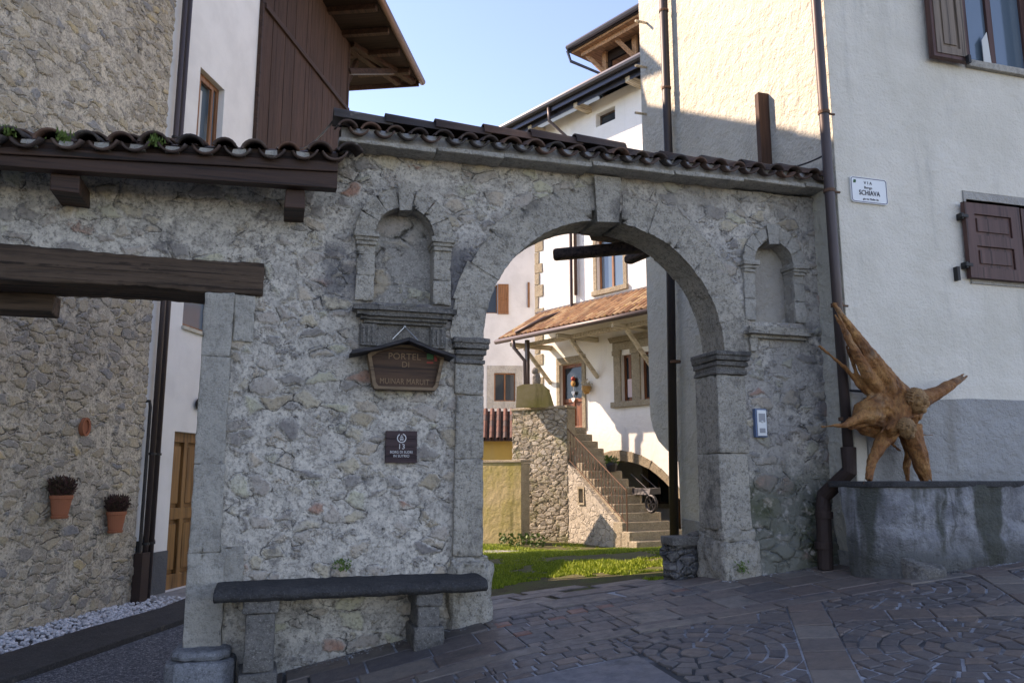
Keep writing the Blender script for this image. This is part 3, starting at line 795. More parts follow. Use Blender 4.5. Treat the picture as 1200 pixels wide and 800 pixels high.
# ================================================================ SIGNS ON THE WALL
s0, zz0 = g(437, 455, .12); s1 = g(508, 452, .12)[0]; tl_ = g(428, 416, .12); tr = g(524, 414, .12); ap = g(474, 403, .12)
cxs = (tl_[0]+tr[0])/2
sg = thing('wooden_sign', 'brown wooden shield sign under a little board roof, hung below the left niche', 'sign', GF, (cxs, 0, zz0))
m = MB(); hw = (s1-s0)/2; hw2 = (tr[0]-tl_[0])/2-.02; ztop = tr[1]
prof = [(cxs-hw, zz0), (cxs+hw, zz0), (cxs+hw+.02, zz0+.03), (cxs+hw2, ztop-.03)]+[(cxs+hw2*.9*math.cos(R(a)), ztop-.02+.075*math.sin(R(a))) for a in range(10, 171, 16)]+[(cxs-hw2, ztop-.03), (cxs-hw-.02, zz0+.03)]
inn = [(cxs+(x-cxs)*.90, zz0+.022+(z-zz0)*.86) for x, z in prof]
m.prism(inn, -.075, -.02); build(m, 'board', 'sign', sg)
m = MB(); m.prism(prof, -.11, -.015, [inn]); build(m, 'rim', 'signedge', sg, bevel=.004)
m = MB(); rl = g(412, 418, .2); rr_ = g(530, 411, .2); ra = g(474, 404, .2)
for (a, b) in (((rl[0], ra[1]-.085), (cxs, ra[1]+.03)), ((cxs, ra[1]+.03), (rr_[0]+.02, ra[1]-.085))):
    mid_ = ((a[0]+b[0])/2, (a[1]+b[1])/2-.012)
    m.prism([a, mid_, b, (b[0], b[1]+.022), (mid_[0], mid_[1]+.024), (a[0], a[1]+.022)], -.24, -.01)
build(m, 'roof', 'signroof', sg, bevel=.004)
nz = g(474, 383, .05)
m = MB(); m.ball((nz[0], -.055, nz[1]), .014); m.tube([(nz[0], 0, nz[1]), (nz[0], -.06, nz[1])], .006, 6)
m.tube([(nz[0], -.06, nz[1]), (nz[0]-.10, -.10, nz[1]-.11)], .004, 5); m.tube([(nz[0], -.06, nz[1]), (nz[0]+.10, -.10, nz[1]-.11)], .004, 5)
build(m, 'hanging_wire', 'cord', sg)
text('PORTEL', .070, cxs-.01, -.0765, ztop-.055, 'letter_d', sg)
text('DI', .062, cxs, -.0765, ztop-.115, 'letter_d', sg)
text('MUINAR MARUIT', .062, cxs-.005, -.0765, zz0+.045, 'letter_d', sg, sx=.78)
m = MB(); m.box(cxs+.165, cxs+.215, -.079, -.074, ztop-.045, ztop+.0); build(m, 'green_mark', 'green', sg)
m = MB(); m.box(cxs+.165, cxs+.215, -.079, -.074, ztop-.078, ztop-.066); m.box(cxs+.225, cxs+.245, -.079, -.074, ztop-.06, ztop-.01); build(m, 'red_mark', 'red', sg)

s0, z0 = g(451, 542, .02); s1, z1 = g(489, 505, .02); cx = (s0+s1)/2
pq = thing('number_plaque', 'small square dark wooden plaque numbered 13 with a round emblem, screwed on the rubble wall', 'plaque', GF, (cx, 0, z0))
m = MB()
for k in range(4):
    h = (z1-z0)/4; m.box(s0+random.uniform(0, .002), s1-random.uniform(0, .002), -.034, -.0, z0+k*h+.001, z0+(k+1)*h-.001)
build(m, 'board', 'plaque', pq, bevel=.002)
m = MB(); rc_ = .036; cz_ = z0+(z1-z0)*.77
for k in range(24):
    if k in (5, 6, 7): continue
    a0, a1 = 2*math.pi*k/24, 2*math.pi*(k+1)/24
    m.prism([(cx+rc_*math.cos(a0), cz_+rc_*math.sin(a0)), (cx+rc_*math.cos(a1), cz_+rc_*math.sin(a1)), (cx+(rc_-.007)*math.cos(a1), cz_+(rc_-.007)*math.sin(a1)), (cx+(rc_-.007)*math.cos(a0), cz_+(rc_-.007)*math.sin(a0))], -.037, -.033)
for (dx, dz, w, h) in ((0, .010, .022, .006), (0, -.004, .030, .006), (-.006, -.014, .010, .008), (.008, -.015, .008, .007), (0, .020, .008, .006)):
    m.box(cx+dx-w/2, cx+dx+w/2, -.037, -.033, cz_+dz-h/2, cz_+dz+h/2)
build(m, 'emblem', 'letter_w', pq)
text('13', .055, cx, -.0355, z0+.105, 'letter_w', pq)
text('BORG DI SUDRI', .028, cx, -.0355, z0+.072, 'letter_w', pq, sx=.85)
text('IN SUTRIO', .028, cx, -.0355, z0+.043, 'letter_w', pq, sx=.9)

s0, z0 = g(886.5, 511, .03); s1, z1 = g(896.5, 480, .03)
ic = thing('intercom', 'narrow white and blue door intercom panel on the grey render right of the arch', 'intercom', GF, ((s0+s1)/2, 0, z0))
m = MB(); m.box(s0-.012, s1+.004, -.045, .0, z0-.008, z1+.008); build(m, 'housing', 'blue', ic, bevel=.004)
m = MB(); m.box(s0+.004, s1-.004, -.052, -.044, z0+.004, z1-.004); build(m, 'face_plate', 'whitep', ic, bevel=.003)
m = MB(); m.box(s0+.018, s1-.018, -.055, -.05, z1-.11, z1-.035); build(m, 'speaker_grille', 'grey', ic)
m = MB(); m.box(s0+.022, s1-.022, -.055, -.05, z0+.03, z0+.07); build(m, 'name_card', 'grey', ic)
m = MB(); m.ball(((s0+s1)/2, -.055, (z0+z1)/2+.01), .010); build(m, 'button', 'whitep', ic)
# stone block behind the right jamb
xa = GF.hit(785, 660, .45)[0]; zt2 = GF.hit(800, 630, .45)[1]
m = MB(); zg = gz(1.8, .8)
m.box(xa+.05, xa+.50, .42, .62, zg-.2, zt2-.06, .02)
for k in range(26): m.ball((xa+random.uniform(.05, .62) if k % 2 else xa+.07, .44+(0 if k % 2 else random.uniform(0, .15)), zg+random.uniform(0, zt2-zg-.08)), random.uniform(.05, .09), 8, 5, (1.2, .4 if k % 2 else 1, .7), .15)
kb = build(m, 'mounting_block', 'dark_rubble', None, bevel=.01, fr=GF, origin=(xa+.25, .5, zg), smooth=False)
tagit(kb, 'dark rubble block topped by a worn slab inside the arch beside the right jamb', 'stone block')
m = MB(); m.prismz([(xa-.01, .37), (xa+.52, .37), (xa+.52, .68), (xa+.02, .66)], zt2-.06, zt2+.01)
m.ball((xa+.3, .5, zt2+.02), .07, 8, 5, (1.3, 1, .5), .2)
build(m, 'top_slab', 'granite_dark', kb, bevel=.015)

# ================================================================ GROUND
def grid_ground(name, mat, s0, s1, d0, d1, st, dz=0, jit=0, kind='structure', fz=gz, keep=None):
    m = MB(); nx = max(1, int((s1-s0)/st)); ny = max(1, int((d1-d0)/st))
    for b in range(ny+1):
        for a in range(nx+1):
            s = s0+(s1-s0)*a/nx; d = d0+(d1-d0)*b/ny
            z = fz(s, d)+dz+(jit*mn.noise(Vector((s*2.2, d*2.2, 0))) if jit else 0)
            m.v.append((s, d, z))
    for b in range(ny):
        for a in range(nx):
            if keep and not keep(s0+(s1-s0)*(a+.5)/nx, d0+(d1-d0)*(b+.5)/ny): continue
            i = b*(nx+1)+a; m.f.append((i, i+1, i+nx+2, i+nx+1))
    o = build(m, name, mat, None, smooth=True, fr=GF); tagit(o, kind=kind); return o
far = MB(); far.quad((-600, -600, -.6), (600, -600, -.6), (600, 900, -.6), (-600, 900, -.6)); tagit(build(far, 'ground', 'soil'), kind='structure')
grid_ground('square', 'joint', -9, 16, -9.0, .45, .1, .0, keep=lambda s, d: not (s < -2.0 and d > -1.1))
grid_ground('courtyard_ground', 'soil', -12, 16, .40, 32, .1, .002, .0, keep=lambda s, d: not (s < -1.8 and d < 7))
# paving blocks in gate coordinates (s, w)
def clip(poly, s0, s1, w0, w1):
    for ax, lim, sg in ((0, s0, 1), (0, s1, -1), (1, w0, 1), (1, w1, -1)):
        out = []
        for i in range(len(poly)):
            a, b = poly[i-1], poly[i]; ia = (a[ax]-lim)*sg >= 0; ib = (b[ax]-lim)*sg >= 0
            if ia != ib:
                t = (lim-a[ax])/(b[ax]-a[ax]); out.append((a[0]+(b[0]-a[0])*t, a[1]+(b[1]-a[1])*t))
            if ib: out.append(b)
        poly = out
        if len(poly) < 3: return []
    return poly
def area(p): return abs(sum(p[i-1][0]*p[i][1]-p[i][0]*p[i-1][1] for i in range(len(p))))/2
def paver(m, poly, gap=.006, up=0.0, cham=.006, jt=.004):
    if len(poly) < 3 or area(poly) < .0012: return
    cx = sum(p[0] for p in poly)/len(poly); cy = sum(p[1] for p in poly)/len(poly)
    r = math.sqrt(area(poly))
    def ins(g): return [(cx+(p[0]-cx)*(1-g/r*1.6), cy+(p[1]-cy)*(1-g/r*1.6)) for p in poly]
    a = ins(gap); b = ins(gap+cham); t1 = random.uniform(-jt, jt); tx = random.uniform(-.02, .02); ty = random.uniform(-.02, .02)
    i = len(m.v); n = len(poly)
    zf = lambda p, dz: (p[0], -p[1], gz(p[0], -p[1])+up+dz+t1+tx*(p[0]-cx)+ty*(p[1]-cy))
    m.v += [zf(p, -.015) for p in a]+[zf(p, .004) for p in a]+[zf(p, .010) for p in b]
    for k in range(n):
        l = (k+1) % n
        m.f.append((i+k, i+n+k, i+n+l, i+l)); m.f.append((i+n+k, i+2*n+k, i+2*n+l, i+n+l))
    m.f.append(tuple(i+2*n+k for k in range(n)))
def rows(m, s0, s1, w0, w1, rw, ln, skew=0, gap=.009, jt=.003, jw=.0):
    w = w0
    while w < w1-.03:
        h = min(rw*random.uniform(.88, 1.12), w1-w); s = s0-random.uniform(0, ln[1])
        while s < s1:
            L = random.uniform(*ln); sk = random.uniform(-.01, .01)+skew
            paver(m, clip([(s, w), (s+L, w), (s+L+sk, w+h), (s+sk, w+h)], s0, s1, w0, w1), gap, 0, .005, jt); s += L
        w += h
WL = 1.06                                              # line of the long kerb course
slabs = MB(); setts = MB(); reds = MB()
# footing strip and slabs between the wall and the long course
rows(slabs, -2.0, -.15, .0, WL-.13, .30, (.28, .5))
rows(slabs, .62, 7.5, .30, WL-.13, .27, (.25, .42))
rows(slabs, 2.2, 7.5, .04, .30, .26, (.3, .5))
rows(slabs, -.15, .62, .62, WL-.13, .24, (.2, .36))
for (a, b, c, d_) in ((-.15, .62, .28, .62), (.62, 1.5, .04, .30), (-.2, .62, .06, .28)): 
    w = c
    while w < d_-.02:
        h = min(random.uniform(.09, .13), d_-w); s = a
        while s < b-.02:
            L = min(random.uniform(.09, .19), b-s)
            q = reds if random.random() < .07 else setts
            paver(q, [(s, w), (s+L, w+random.uniform(-.012, .012)), (s+L, w+h), (s, w+h+random.uniform(-.012, .012))], .004, 0, .006, .006); s += L
        w += h
rows(slabs, 1.5, 2.2, .04, .30, .26, (.3, .5))
# long kerb course
s = -3.0
while s < 9: L = random.uniform(.5, .85); paver(slabs, [(s, WL-.13), (s+L, WL-.13), (s+L, WL), (s, WL)], .005, .004, .005, .002); s += L
rows(setts, -2.6, -.5, WL, WL+.9, .12, (.12, .24), 0, .009)
# bands of slabs and panels of concentric setts beyond it
O_ = (1.70, 1.36); U_ = (.862, .507); V_ = (-.507, .862)   # the square's own grid, turned 30 degrees to the wall
def TT(a, b): return (O_[0]+U_[0]*a+V_[0]*b, O_[1]+U_[1]*a+V_[1]*b)
def gp(m, poly, gap, up, jt, lim):
    poly = clip(poly, *lim)
    if len(poly) < 3: return
    q = clip([TT(*p) for p in poly], .40, 9.5, WL+.004, 5.2)
    paver(m, q, gap, up, .006, jt)
PER = 1.48; HB = .125
def fan(ca, cb, lim, st=.108):
    rr = .11
    gp(slabs, [(ca+rr*.85*math.cos(2*math.pi*k/10), cb+rr*.85*math.sin(2*math.pi*k/10)) for k in range(10)], .004, 0, .003, lim)
    while rr < 1.0:
        r2 = rr+st*random.uniform(.92, 1.08); n = max(8, int(2*math.pi*(rr+st/2)/(.135*random.uniform(.9, 1.15)))); o = random.random()
        for k in range(n):
            a0 = 2*math.pi*(k+o)/n+random.uniform(-.01, .01); a1 = 2*math.pi*(k+1+o)/n; j = random.uniform(-.006, .006)
            gp(setts, [(ca+r*math.cos(t_), cb+r*math.sin(t_)) for r, t_ in ((rr+j, a0), (rr, a1), (r2, a1), (r2+j, a0))], .011, 0, .004, lim)
        rr = r2
for i in range(-2, 6):
    for j_ in range(-4, 3):
        a0, b0 = i*PER+HB, j_*PER+HB; lim = (a0, a0+PER-2*HB, b0, b0+PER-2*HB)
        fan(a0+PER/2-HB, b0+PER/2-HB, lim)
        t_ = 0
        while t_ < PER-.01:
            L = min(random.uniform(.24, .36), PER-t_); gp(slabs, [(i*PER-HB, b0-2*HB+t_), (i*PER+HB, b0-2*HB+t_), (i*PER+HB, b0-2*HB+t_+L), (i*PER-HB, b0-2*HB+t_+L)], .008, .003, .003, (-9, 12, -9, 9)); t_ += L
        t_ = 2*HB
        while t_ < PER-.01:
            L = min(random.uniform(.26, .42), PER-t_); x0 = i*PER-HB+t_; gp(slabs, [(x0, j_*PER-HB), (x0+L, j_*PER-HB), (x0+L, j_*PER+HB), (x0, j_*PER+HB)], .008, .003, .003, (-9, 12, -9, 9)); t_ += L
rows(setts, -.5, .39, WL+.0, 1.47, .11, (.12, .2), 0, .009)
build(slabs, 'paving_slabs', 'slab', None, fr=GF)['kind'] = 'structure'
build(setts, 'cobbles', 'sett', None, fr=GF)['kind'] = 'structure'
build(reds, 'red_cobbles', 'redsett', None, fr=GF)['kind'] = 'structure'
mh = MB(); paver(mh, [(-.48, 1.49), (.37, 1.49), (.37, 2.4), (-.48, 2.4)], .01, .004, .008, 0)
build(mh, 'smooth_slab', 'manhole', None, fr=GF)['kind'] = 'structure'
gt = MB()
for k in range(2600):
    s_ = random.uniform(-2.0, 8); lim_ = (.0 if s_ < 3.0 else (.95 if s_ < 3.3 else .98))
    if -.2 < s_ < 1.82: continue
    w_ = lim_*0+abs(random.gauss(0, .06))+(.36+.03*random.random() if s_ > 3.0 and False else .0)+(.02)
    if s_ > 2.95:
        bx_, by_ = s_, 0
        w_ = .86+abs(random.gauss(0, .05))+ (.0)
    r = random.uniform(.004, .011); gt.ball((s_, -w_, gz(s_, -w_)+.008), r, 5, 3, (1, 1, .6), .2)
tagit(build(gt, 'grit', 'joint', None, fr=GF), 'grit and crumbs of mortar along the foot of the walls', kind='stuff')
# threshold flags in the arch
th = MB()
cells = [(-.2, .4, -1.22, -.95), (.4, 1.0, -1.15, -.9), (1.0, 1.5, -.86, -.62), (-.22, .3, -.3, .06), (.3, .95, -.34, .05), (.95, 1.45, -.28, .06), (1.45, 1.85, -.32, .04), (-.22, .5, -.62, -.3), (.5, 1.2, -.64, -.34), (1.2, 1.62, -.6, -.3), (-.3, .25, -.95, -.62), (.25, .7, -.9, -.64)]
for (a, b, c, d_) in cells: paver(th, [(a+random.uniform(-.03, .03), c+random.uniform(-.03, .03)), (b-.02, c+random.uniform(-.04, .04)), (b, d_+random.uniform(-.03, .02)), (a+.02, d_)], .008, .004, .008, .003)
build(th, 'threshold_flags', 'slab', None, fr=GF)['kind'] = 'structure'
# ---- ground seen through the left portal
def lwz(x, y): return 0.0
m = MB(); a0 = LF.loc(*P(20, 800, 7)[:2])
def lz(s, d):
    x, y = LF.wor(s, d); return gw(x, y)
def lg(u, v):                                          # pixel -> yard surface in the left facade's coordinates
    r = ray(u, v); k = (0.02-EYE)/r[2]; return LF.loc(r[0]*k, r[1]*k)
m = MB(); A_ = [lg(-160, 850), lg(20, 800), lg(120, 765), lg(222, 729), lg(300, 705), lg(420, 690), lg(420, 860), lg(300, 900), lg(-160, 900)]
m.prismz(A_, -.05, .028); o = build(m, 'gravel', 'gravel', None, fr=LF); tagit(o, kind='structure')
m = MB(); B_ = [lg(-160, 828), lg(0, 775), lg(100, 743), lg(185, 719), lg(222, 704), lg(222, 729), lg(120, 765), lg(20, 800), lg(-160, 850)]
m.prismz(B_, -.05, .085); o = build(m, 'kerb', 'benchstone', None, fr=LF, bevel=.01); tagit(o, kind='structure')
m = MB(); C_ = [lg(-160, 828), lg(0, 775), lg(100, 743), lg(185, 719), lg(198, 712), (2.9, .05), (0, .05), (-3, .05)]
m.prismz(C_, -.05, .03); o = build(m, 'pebble_bed', 'joint', None, fr=LF); tagit(o, kind='structure')
m = MB(); m.prismz([(2.75, -.02), lg(198, 712), lg(222, 704), lg(420, 690), (11, -.0)], -.05, .06); o = build(m, 'door_pavement', 'dado', None, fr=LF); tagit(o, kind='structure')
m = MB(); m.prismz([(-6, -6.5), (11, -6.5), (11, .1), (-6, .1)], -.3, .012); o = build(m, 'yard_paving', 'dado', None, fr=LF, origin=(2, -2, 0)); tagit(o, kind='structure')
pb = MB()
k = 0
while k < 2300:
    s = random.uniform(-2.6, 3.0); t = random.random()
    e0 = lg(0, 775); e1 = lg(198, 712); f = (s-e0[0])/(e1[0]-e0[0]); dd = e0[1]+(e1[1]-e0[1])*f
    d_ = dd*t+.0*(1-t)
    if d_ > -.01: 
        k += 1; continue
    r = random.uniform(.014, .028); pb.ball((s, d_, .035+random.uniform(0, .03)), r, 6, 4, (1, random.uniform(.7, 1), .65), .12); k += 1
tagit(build(pb, 'pebbles', 'pebble', None, fr=LF), 'white round pebbles in the strip at the foot of the rubble house', kind='stuff')

# ================================================================ RIGHT HOUSE
rh = thing('plastered_house', 'tall rough plastered house with brown shutters at the right, its side wall sunlit', 'house', BF, (0, 0, .9))
def b(u, v, w=0): return BF.hit(u, v, -w)
HT = 12.0
wx0, wz0 = b(1128, 71); wx1, _ = b(1200, 84)
ux0 = b(1120, 0)[0]
up = [(ux0+.02, wz0), (ux0+1.05, wz0), (ux0+1.05, wz0+1.5), (ux0+.02, wz0+1.5)]
lx0, lz0 = b(1140, 326); lx1, lz1 = b(1140, 237)
lo = [(lx0, lz0-.0), (lx0+1.0, lz0), (lx0+1.0, lz1+.02), (lx0, lz1+.02)]
m = MB(); m.prism([(0, 1.0), (9, 1.0), (9, HT), (0, HT)], 0, .45, [up, lo])
fw = build(m, 'front_wall', 'bwall', rh)
# side wall A in the same parent: convert from AF coordinates
def a2b(x, y):
    wx, wy = AF.wor(x, y); return BF.loc(wx, wy)
def A2(mb):                                           # re-express a mesh drafted in AF in BF coordinates
    mb.v = [(*a2b(x, y), z) for x, y, z in mb.v]; return mb
m = MB(); e = -3.96
outl = [(-.002, .4), (-.002, HT), (e, HT), (e, 2.42), (e+.07, 2.25), (e+.22, 2.08), (e+.45, 1.95), (e+.68, 1.88), (e+.74, 1.80), (e+.80, .4)]
m.prism(outl, -.004, .5); build(A2(m), 'side_wall', 'cream', rh)
m = MB(); m.prism([(-.05, .3), (-.05, .97), (e+.82, 1.12), (e+.82, .3)], -.025, .0); build(A2(m), 'dado', 'dado', rh)
m = MB(); m.prism([(-4, HT), (5.5, HT), (.75, HT+3)], -.4, 9.6); build(m, 'roof', 'tile_d', rh) if False else None
m = MB(); m.box(8.6, 9, .45, 3.5, 0, HT); m.box(.505, 9, 3.5, 3.9, 0, HT); build(m, 'rear_wall', 'bwall', rh)
m = MB(); m.box(-.5, 9.6, -.6, 4.3, HT, HT+.2); build(m, 'roof', 'soffit', rh)
# lower dado on the front
dz = b(1130, 467)[1]
m = MB(); m.prism([(.12, 1.0), (9, 1.0), (9, dz), (lx0-.2, dz), (.9, dz-.02), (.5, dz-.04), (.12, dz-.02)], -.022, .0); build(m, 'dado', 'dado', rh)
# corner strip of smooth bluish render
# lower window: stone surround, closed shutter
m = MB(); sx0, sz1 = b(1127, 224); _, sz0 = b(1135, 332)
m.prism([(sx0, sz0), (sx0+1.42, sz0), (sx0+1.42, sz1), (sx0, sz1)], -.012, .2, [lo]); wn = build(m, 'window', 'oldrender', rh, bevel=.004)
m = MB(); m.box(lx0+.02, lx0+.98, .12, .14, lz0+.02, lz1); build(m, 'pane', 'glass', wn)
def shutter(parent, x0, x1, z0, z1, y, mat, panels, name='shutter', th=.04, fr_w=.085):
    m = MB(); zs = [z0]; hh = (z1-z0-fr_w*(panels+1))/panels
    hs = []; z = z0+fr_w
    for k in range(panels): hs.append([(x0+fr_w, z), (x1-fr_w, z), (x1-fr_w, z+hh), (x0+fr_w, z+hh)]); z += hh+fr_w
    m.prism([(x0, z0), (x1, z0), (x1, z1), (x0, z1)], y-th, y, hs)
    for h in hs:
        (a, c), (b_, _), (_, d_) = h[0], h[1], h[2]
        m.box(a, b_, y-th+.018, y-.008, c, d_); m.box(a+.03, b_-.03, y-th+.006, y-th+.02, c+.035, d_-.035)
    return build(m, name, mat, parent, bevel=.004)
xa, za = b(1137, 325, .06); xb_, zb3 = b(1140, 238, .06)
sh = shutter(rh, xa, xa+.66, za, zb3, -.03, 'shutter', 2, fr_w=.11)
for zz in (za+.12, zb3-.14):
    m = MB(); m.box(xa-.05, xa+.03, -.08, -.03, zz-.015, zz+.015); m.box(xa-.035, xa-.015, -.07, -.0, zz-.03, zz+.03); build(m, 'hinge', 'iron', sh)
m = MB(); m.box(xa-.13, xa-.10, -.05, 0, za-.03, za+.10); build(m, 'shutter_dog', 'iron', sh)
# second shutter leaf beyond the frame edge
shutter(rh, xa+.68, xa+1.34, za, zb3, -.03, 'shutter', 2, fr_w=.11)
# upper window
m = MB(); m.box(ux0-.06+.1, ux0+1.3, -.05, .2, wz0-.075, wz0-.003); w2 = build(m, 'window', 'granite_light', rh, bevel=.006, label='open upper window with a raised shutter and curtain')
m = MB(); o_ = [(up[0][0]+.003, up[0][1]+.003), (up[1][0]-.003, up[1][1]+.003), (up[1][0]-.003, up[2][1]-.003), (up[0][0]+.003, up[2][1]-.003)]
i1 = [(up[0][0]+.075, up[0][1]+.07), (up[0][0]+.49, up[0][1]+.07), (up[0][0]+.49, up[2][1]-.07), (up[0][0]+.075, up[2][1]-.07)]
i2 = [(up[0][0]+.56, up[0][1]+.07), (up[1][0]-.07, up[0][1]+.07), (up[1][0]-.07, up[2][1]-.07), (up[0][0]+.56, up[2][1]-.07)]
m.prism(o_, .12, .18, [i1, i2]); build(m, 'frame', 'shutter', w2, bevel=.004)
m = MB(); m.box(ux0+.09, ux0+1.0, .15, .16, wz0+.03, wz0+1.45); build(m, 'pane', 'glassb', w2)
m = MB(); m.quad((ux0+.40, .135, wz0+.07), (ux0+.50, .135, wz0+.07), (ux0+.46, .13, wz0+.40), (ux0+.40, .13, wz0+.34)); m.v = [(x, y, z) for x, y, z in m.v]
m = MB(); m.prism([(ux0+.40, wz0+.04), (ux0+.50, wz0+.04), (ux0+.475, wz0+.44), (ux0+.40, wz0+.34)], .105, .112); build(m, 'curtain', 'curtain', w2)
# its shutter leaf stands ajar from the wall
sx, sz = b(1095, 0, .1); sx2, sz2 = b(1098, 60, .1)
m0 = sx2
sh2 = shutter(rh, m0, m0+.36, wz0-.03, wz0+1.42, -.06, 'shutter_l', 2, fr_w=.075, th=.045)
m = MB(); m.prism([(m0-.04, wz0-.07), (m0+.40, wz0-.07), (m0+.40, wz0+1.46), (m0-.04, wz0+1.46)], -.10, -.045, [[(m0+.005, wz0-.025), (m0+.355, wz0-.025), (m0+.355, wz0+1.415), (m0+.005, wz0+1.415)]]); build(m, 'edge_frame', 'shutter', sh2, bevel=.004)
m = MB(); m.box(m0+.34, m0+.37, -.14, -.10, wz0-.10, wz0-.02); build(m, 'latch', 'iron', sh2)
shutter(rh, ux0+1.06, ux0+1.5, wz0-.03, wz0+1.42, -.06, 'shutter', 2, fr_w=.075, th=.045)
# drainpipes, brackets, timber board on the sunlit side
pw = MB(); px0 = AF.hit(958, 0, -.12); px1 = AF.hit(985, 380, -.12)
sA = -.26
pth = [(*a2b(sA, -.11), HT-.2), (*a2b(sA+.01, -.11), 6), (*a2b(sA+.02, -.11), 1.75)]
q = GF.hit(1000, 552, -.30); p_end = GF.hit(965, 585, -.22); p_bot = GF.hit(967, 660, -.22)
def g2b(s, d):
    x, y = GF.wor(s, d); return BF.loc(x, y)
m = MB(); kx = [GF.hit(958, 0, -.06), GF.hit(966, 150, -.06), GF.hit(975, 260, -.08), GF.hit(985, 400, -.10), GF.hit(999, 548, -.14)]
pipeline = [(*a2b(.02, -.12), HT-.3), (*a2b(.035, -.12), 6), (*a2b(.045, -.12), 3.5), (*a2b(.06, -.12), 1.80)]
pth = pipeline
m.tube(pth, .044, 14); dp = build(m, 'drainpipe', 'pipe', rh, smooth=True)
m = MB(); m.tube([(*a2b(.06, -.12), 1.86), (*a2b(.062, -.125), 1.66), (*g2b(p_end[0]+.02, -.20), p_end[1]+.03), (*g2b(p_end[0], -.21), p_end[1]-.06), (*g2b(p_bot[0], -.22), p_bot[1]-.05)], .064, 14)
for (s, z) in ((p_end[0], p_end[1]-.16), (p_bot[0], p_bot[1]+.12)): m.tube([(*g2b(s, -.215), z), (*g2b(s, -.215), z+.06)], .074, 14)
build(m, 'pipe_shoe', 'castiron', dp, smooth=False, bevel=.004)
for z in (6.2, 4.9, 4.15, 3.1, 2.1):
    m = MB(); x, y = a2b(.04, -.12); m.tube([(x, y, z-.015), (x, y, z+.015)], .052, 14); m.box(x, x+.12, y, y+.015, z-.008, z+.008)
    build(m, 'pipe_clip', 'rust', dp)
m = MB(); h = AF.hit(778, 20, -.11); h2 = AF.hit(782, 180, -.11); h3 = AF.hit(789, 610, -.11)
m.tube([(*a2b(h[0], -.11), HT-.2), (*a2b(h[0], -.11), h2[1]), (*a2b(h3[0], -.11), .5)], .055, 12)
dp2 = build(m, 'drainpipe', 'pipe_dark', rh, smooth=True)
for z in (7.7, 6.6, 4.6, 3.0): m = MB(); m.tube([(*a2b(h[0], -.11), z), (*a2b(h[0], -.11), z+.03)], .064, 12); build(m, 'pipe_clip', 'rust', dp2)
for v in (28, 80, 135):
    s, z = AF.hit(759, v, 0); m = MB(); m.tube([(*a2b(s-.02, -.01), z+.02), (*a2b(s+.02, -.20), z+.0)], .018, 6); build(m, 'wall_peg', 'rafter_w', rh)
s, z = AF.hit(889, 110, -.10); _, z2 = AF.hit(889, 200, -.10)
m = MB(); m.box(s-.035, s+.035, -.13, -.0, 4.0, z); build(A2(m), 'timber_board', 'boards', rh, bevel=.006)
m = MB(); a = AF.hit(884, 196, -.2); c = AF.hit(966, 182, -.15); m.sag((*a2b(a[0], -.2), a[1]-.02), (*a2b(c[0], -.15), c[1]), .06, .008); build(m, 'cable', 'iron', rh, smooth=True)
m = MB(); x0, z0 = b(1000, 470); m.tube([a2b(.05, -.12)+(2.35,), (.3, -.03, 2.34)], .012, 6); build(m, 'pipe_stay', 'iron', rh)
# street sign
s0, z1 = b(996, 206, .02); s1, z0 = b(1046, 241, .02); zt3 = b(996, 206, .02)[1]; zb4 = b(998, 236, .02)[1]; cx = (s0+s1)/2; s1 = s0+.40; cx = s0+.2
z0, z1 = zb4, zt3
ss = thing('street_sign', 'small white enamel street name plate near the corner of the plastered house', 'street sign', BF, (cx, 0, z0))
def rrect(x0, x1, z0, z1, r, n=5):
    p = []
    for (cx_, cz2, a) in ((x1-r, z0+r, -90), (x1-r, z1-r, 0), (x0+r, z1-r, 90), (x0+r, z0+r, 180)):
        p += [(cx_+r*math.cos(R(a+90*k/n)), cz2+r*math.sin(R(a+90*k/n))) for k in range(n+1)]
    return p
m = MB(); m.prism(rrect(s0, s1, z0, z1, .03), -.02, -.001); build(m, 'plate', 'whitep', ss)
m = MB(); m.prism(rrect(s0+.006, s1-.006, z0+.006, z1-.006, .026), -.0225, -.018, [rrect(s0+.012, s1-.012, z0+.012, z1-.012, .021)]); build(m, 'border', 'signline', ss)
H = z1-z0
text('V I A', .040, cx-.01, -.0215, z1-.065, 'ink', ss)
text('Borgo', .034, cx-.01, -.0215, z1-.108, 'ink', ss)
text('SCHIAVA', .066, cx, -.0215, z0+.075, 'ink', ss, sx=.82, ext=.0025)
text('gia via Mulin 36', .026, cx+.01, -.0215, z0+.03, 'ink', ss)
m = MB(); m.box(s0+.035, s0+.06, -.0225, -.018, z1-.052, z1-.03); m.box(s0+.03, s0+.055, -.0225, -.018, z1-.06, z1-.045); build(m, 'crest', 'green', ss)

# ledge in front of the house
led = thing('stone_ledge', 'low rendered stone ledge with dark top along the foot of the plastered house', 'ledge', BF, (2, -.3, .9))
m = MB(); NX, NZ = 220, 44; X0, X1 = -.30, 8.0
zt_l = 1.575
prof = []
def ledge_pt(t, h):
    x = X0+(X1-X0)*t; y = -.50-.05*(1-h)
    if t < .05:                                        # rounded left end
        a = (1-t/.05)*math.pi/2; x = X0+(X1-X0)*.05-.38*math.sin(a); y = -.50+.38*(1-math.cos(a))*1.0-.05*(1-h)
    return x, y
idx = 0
for bq in range(NZ+1):
    for aq in range(NX+1):
        t = (aq/NX)**1.3; h = bq/NZ; x, y = ledge_pt(t, h)
        z = .55+(zt_l-.03-.55)*h
        nn = .05*mn.noise(Vector((x*2.2, z*2.2, 4)))+.035*mn.noise(Vector((x*7, z*7, 9)))+.015*mn.noise(Vector((x*19, z*19, 2)))
        m.v.append((x, y+nn, z))
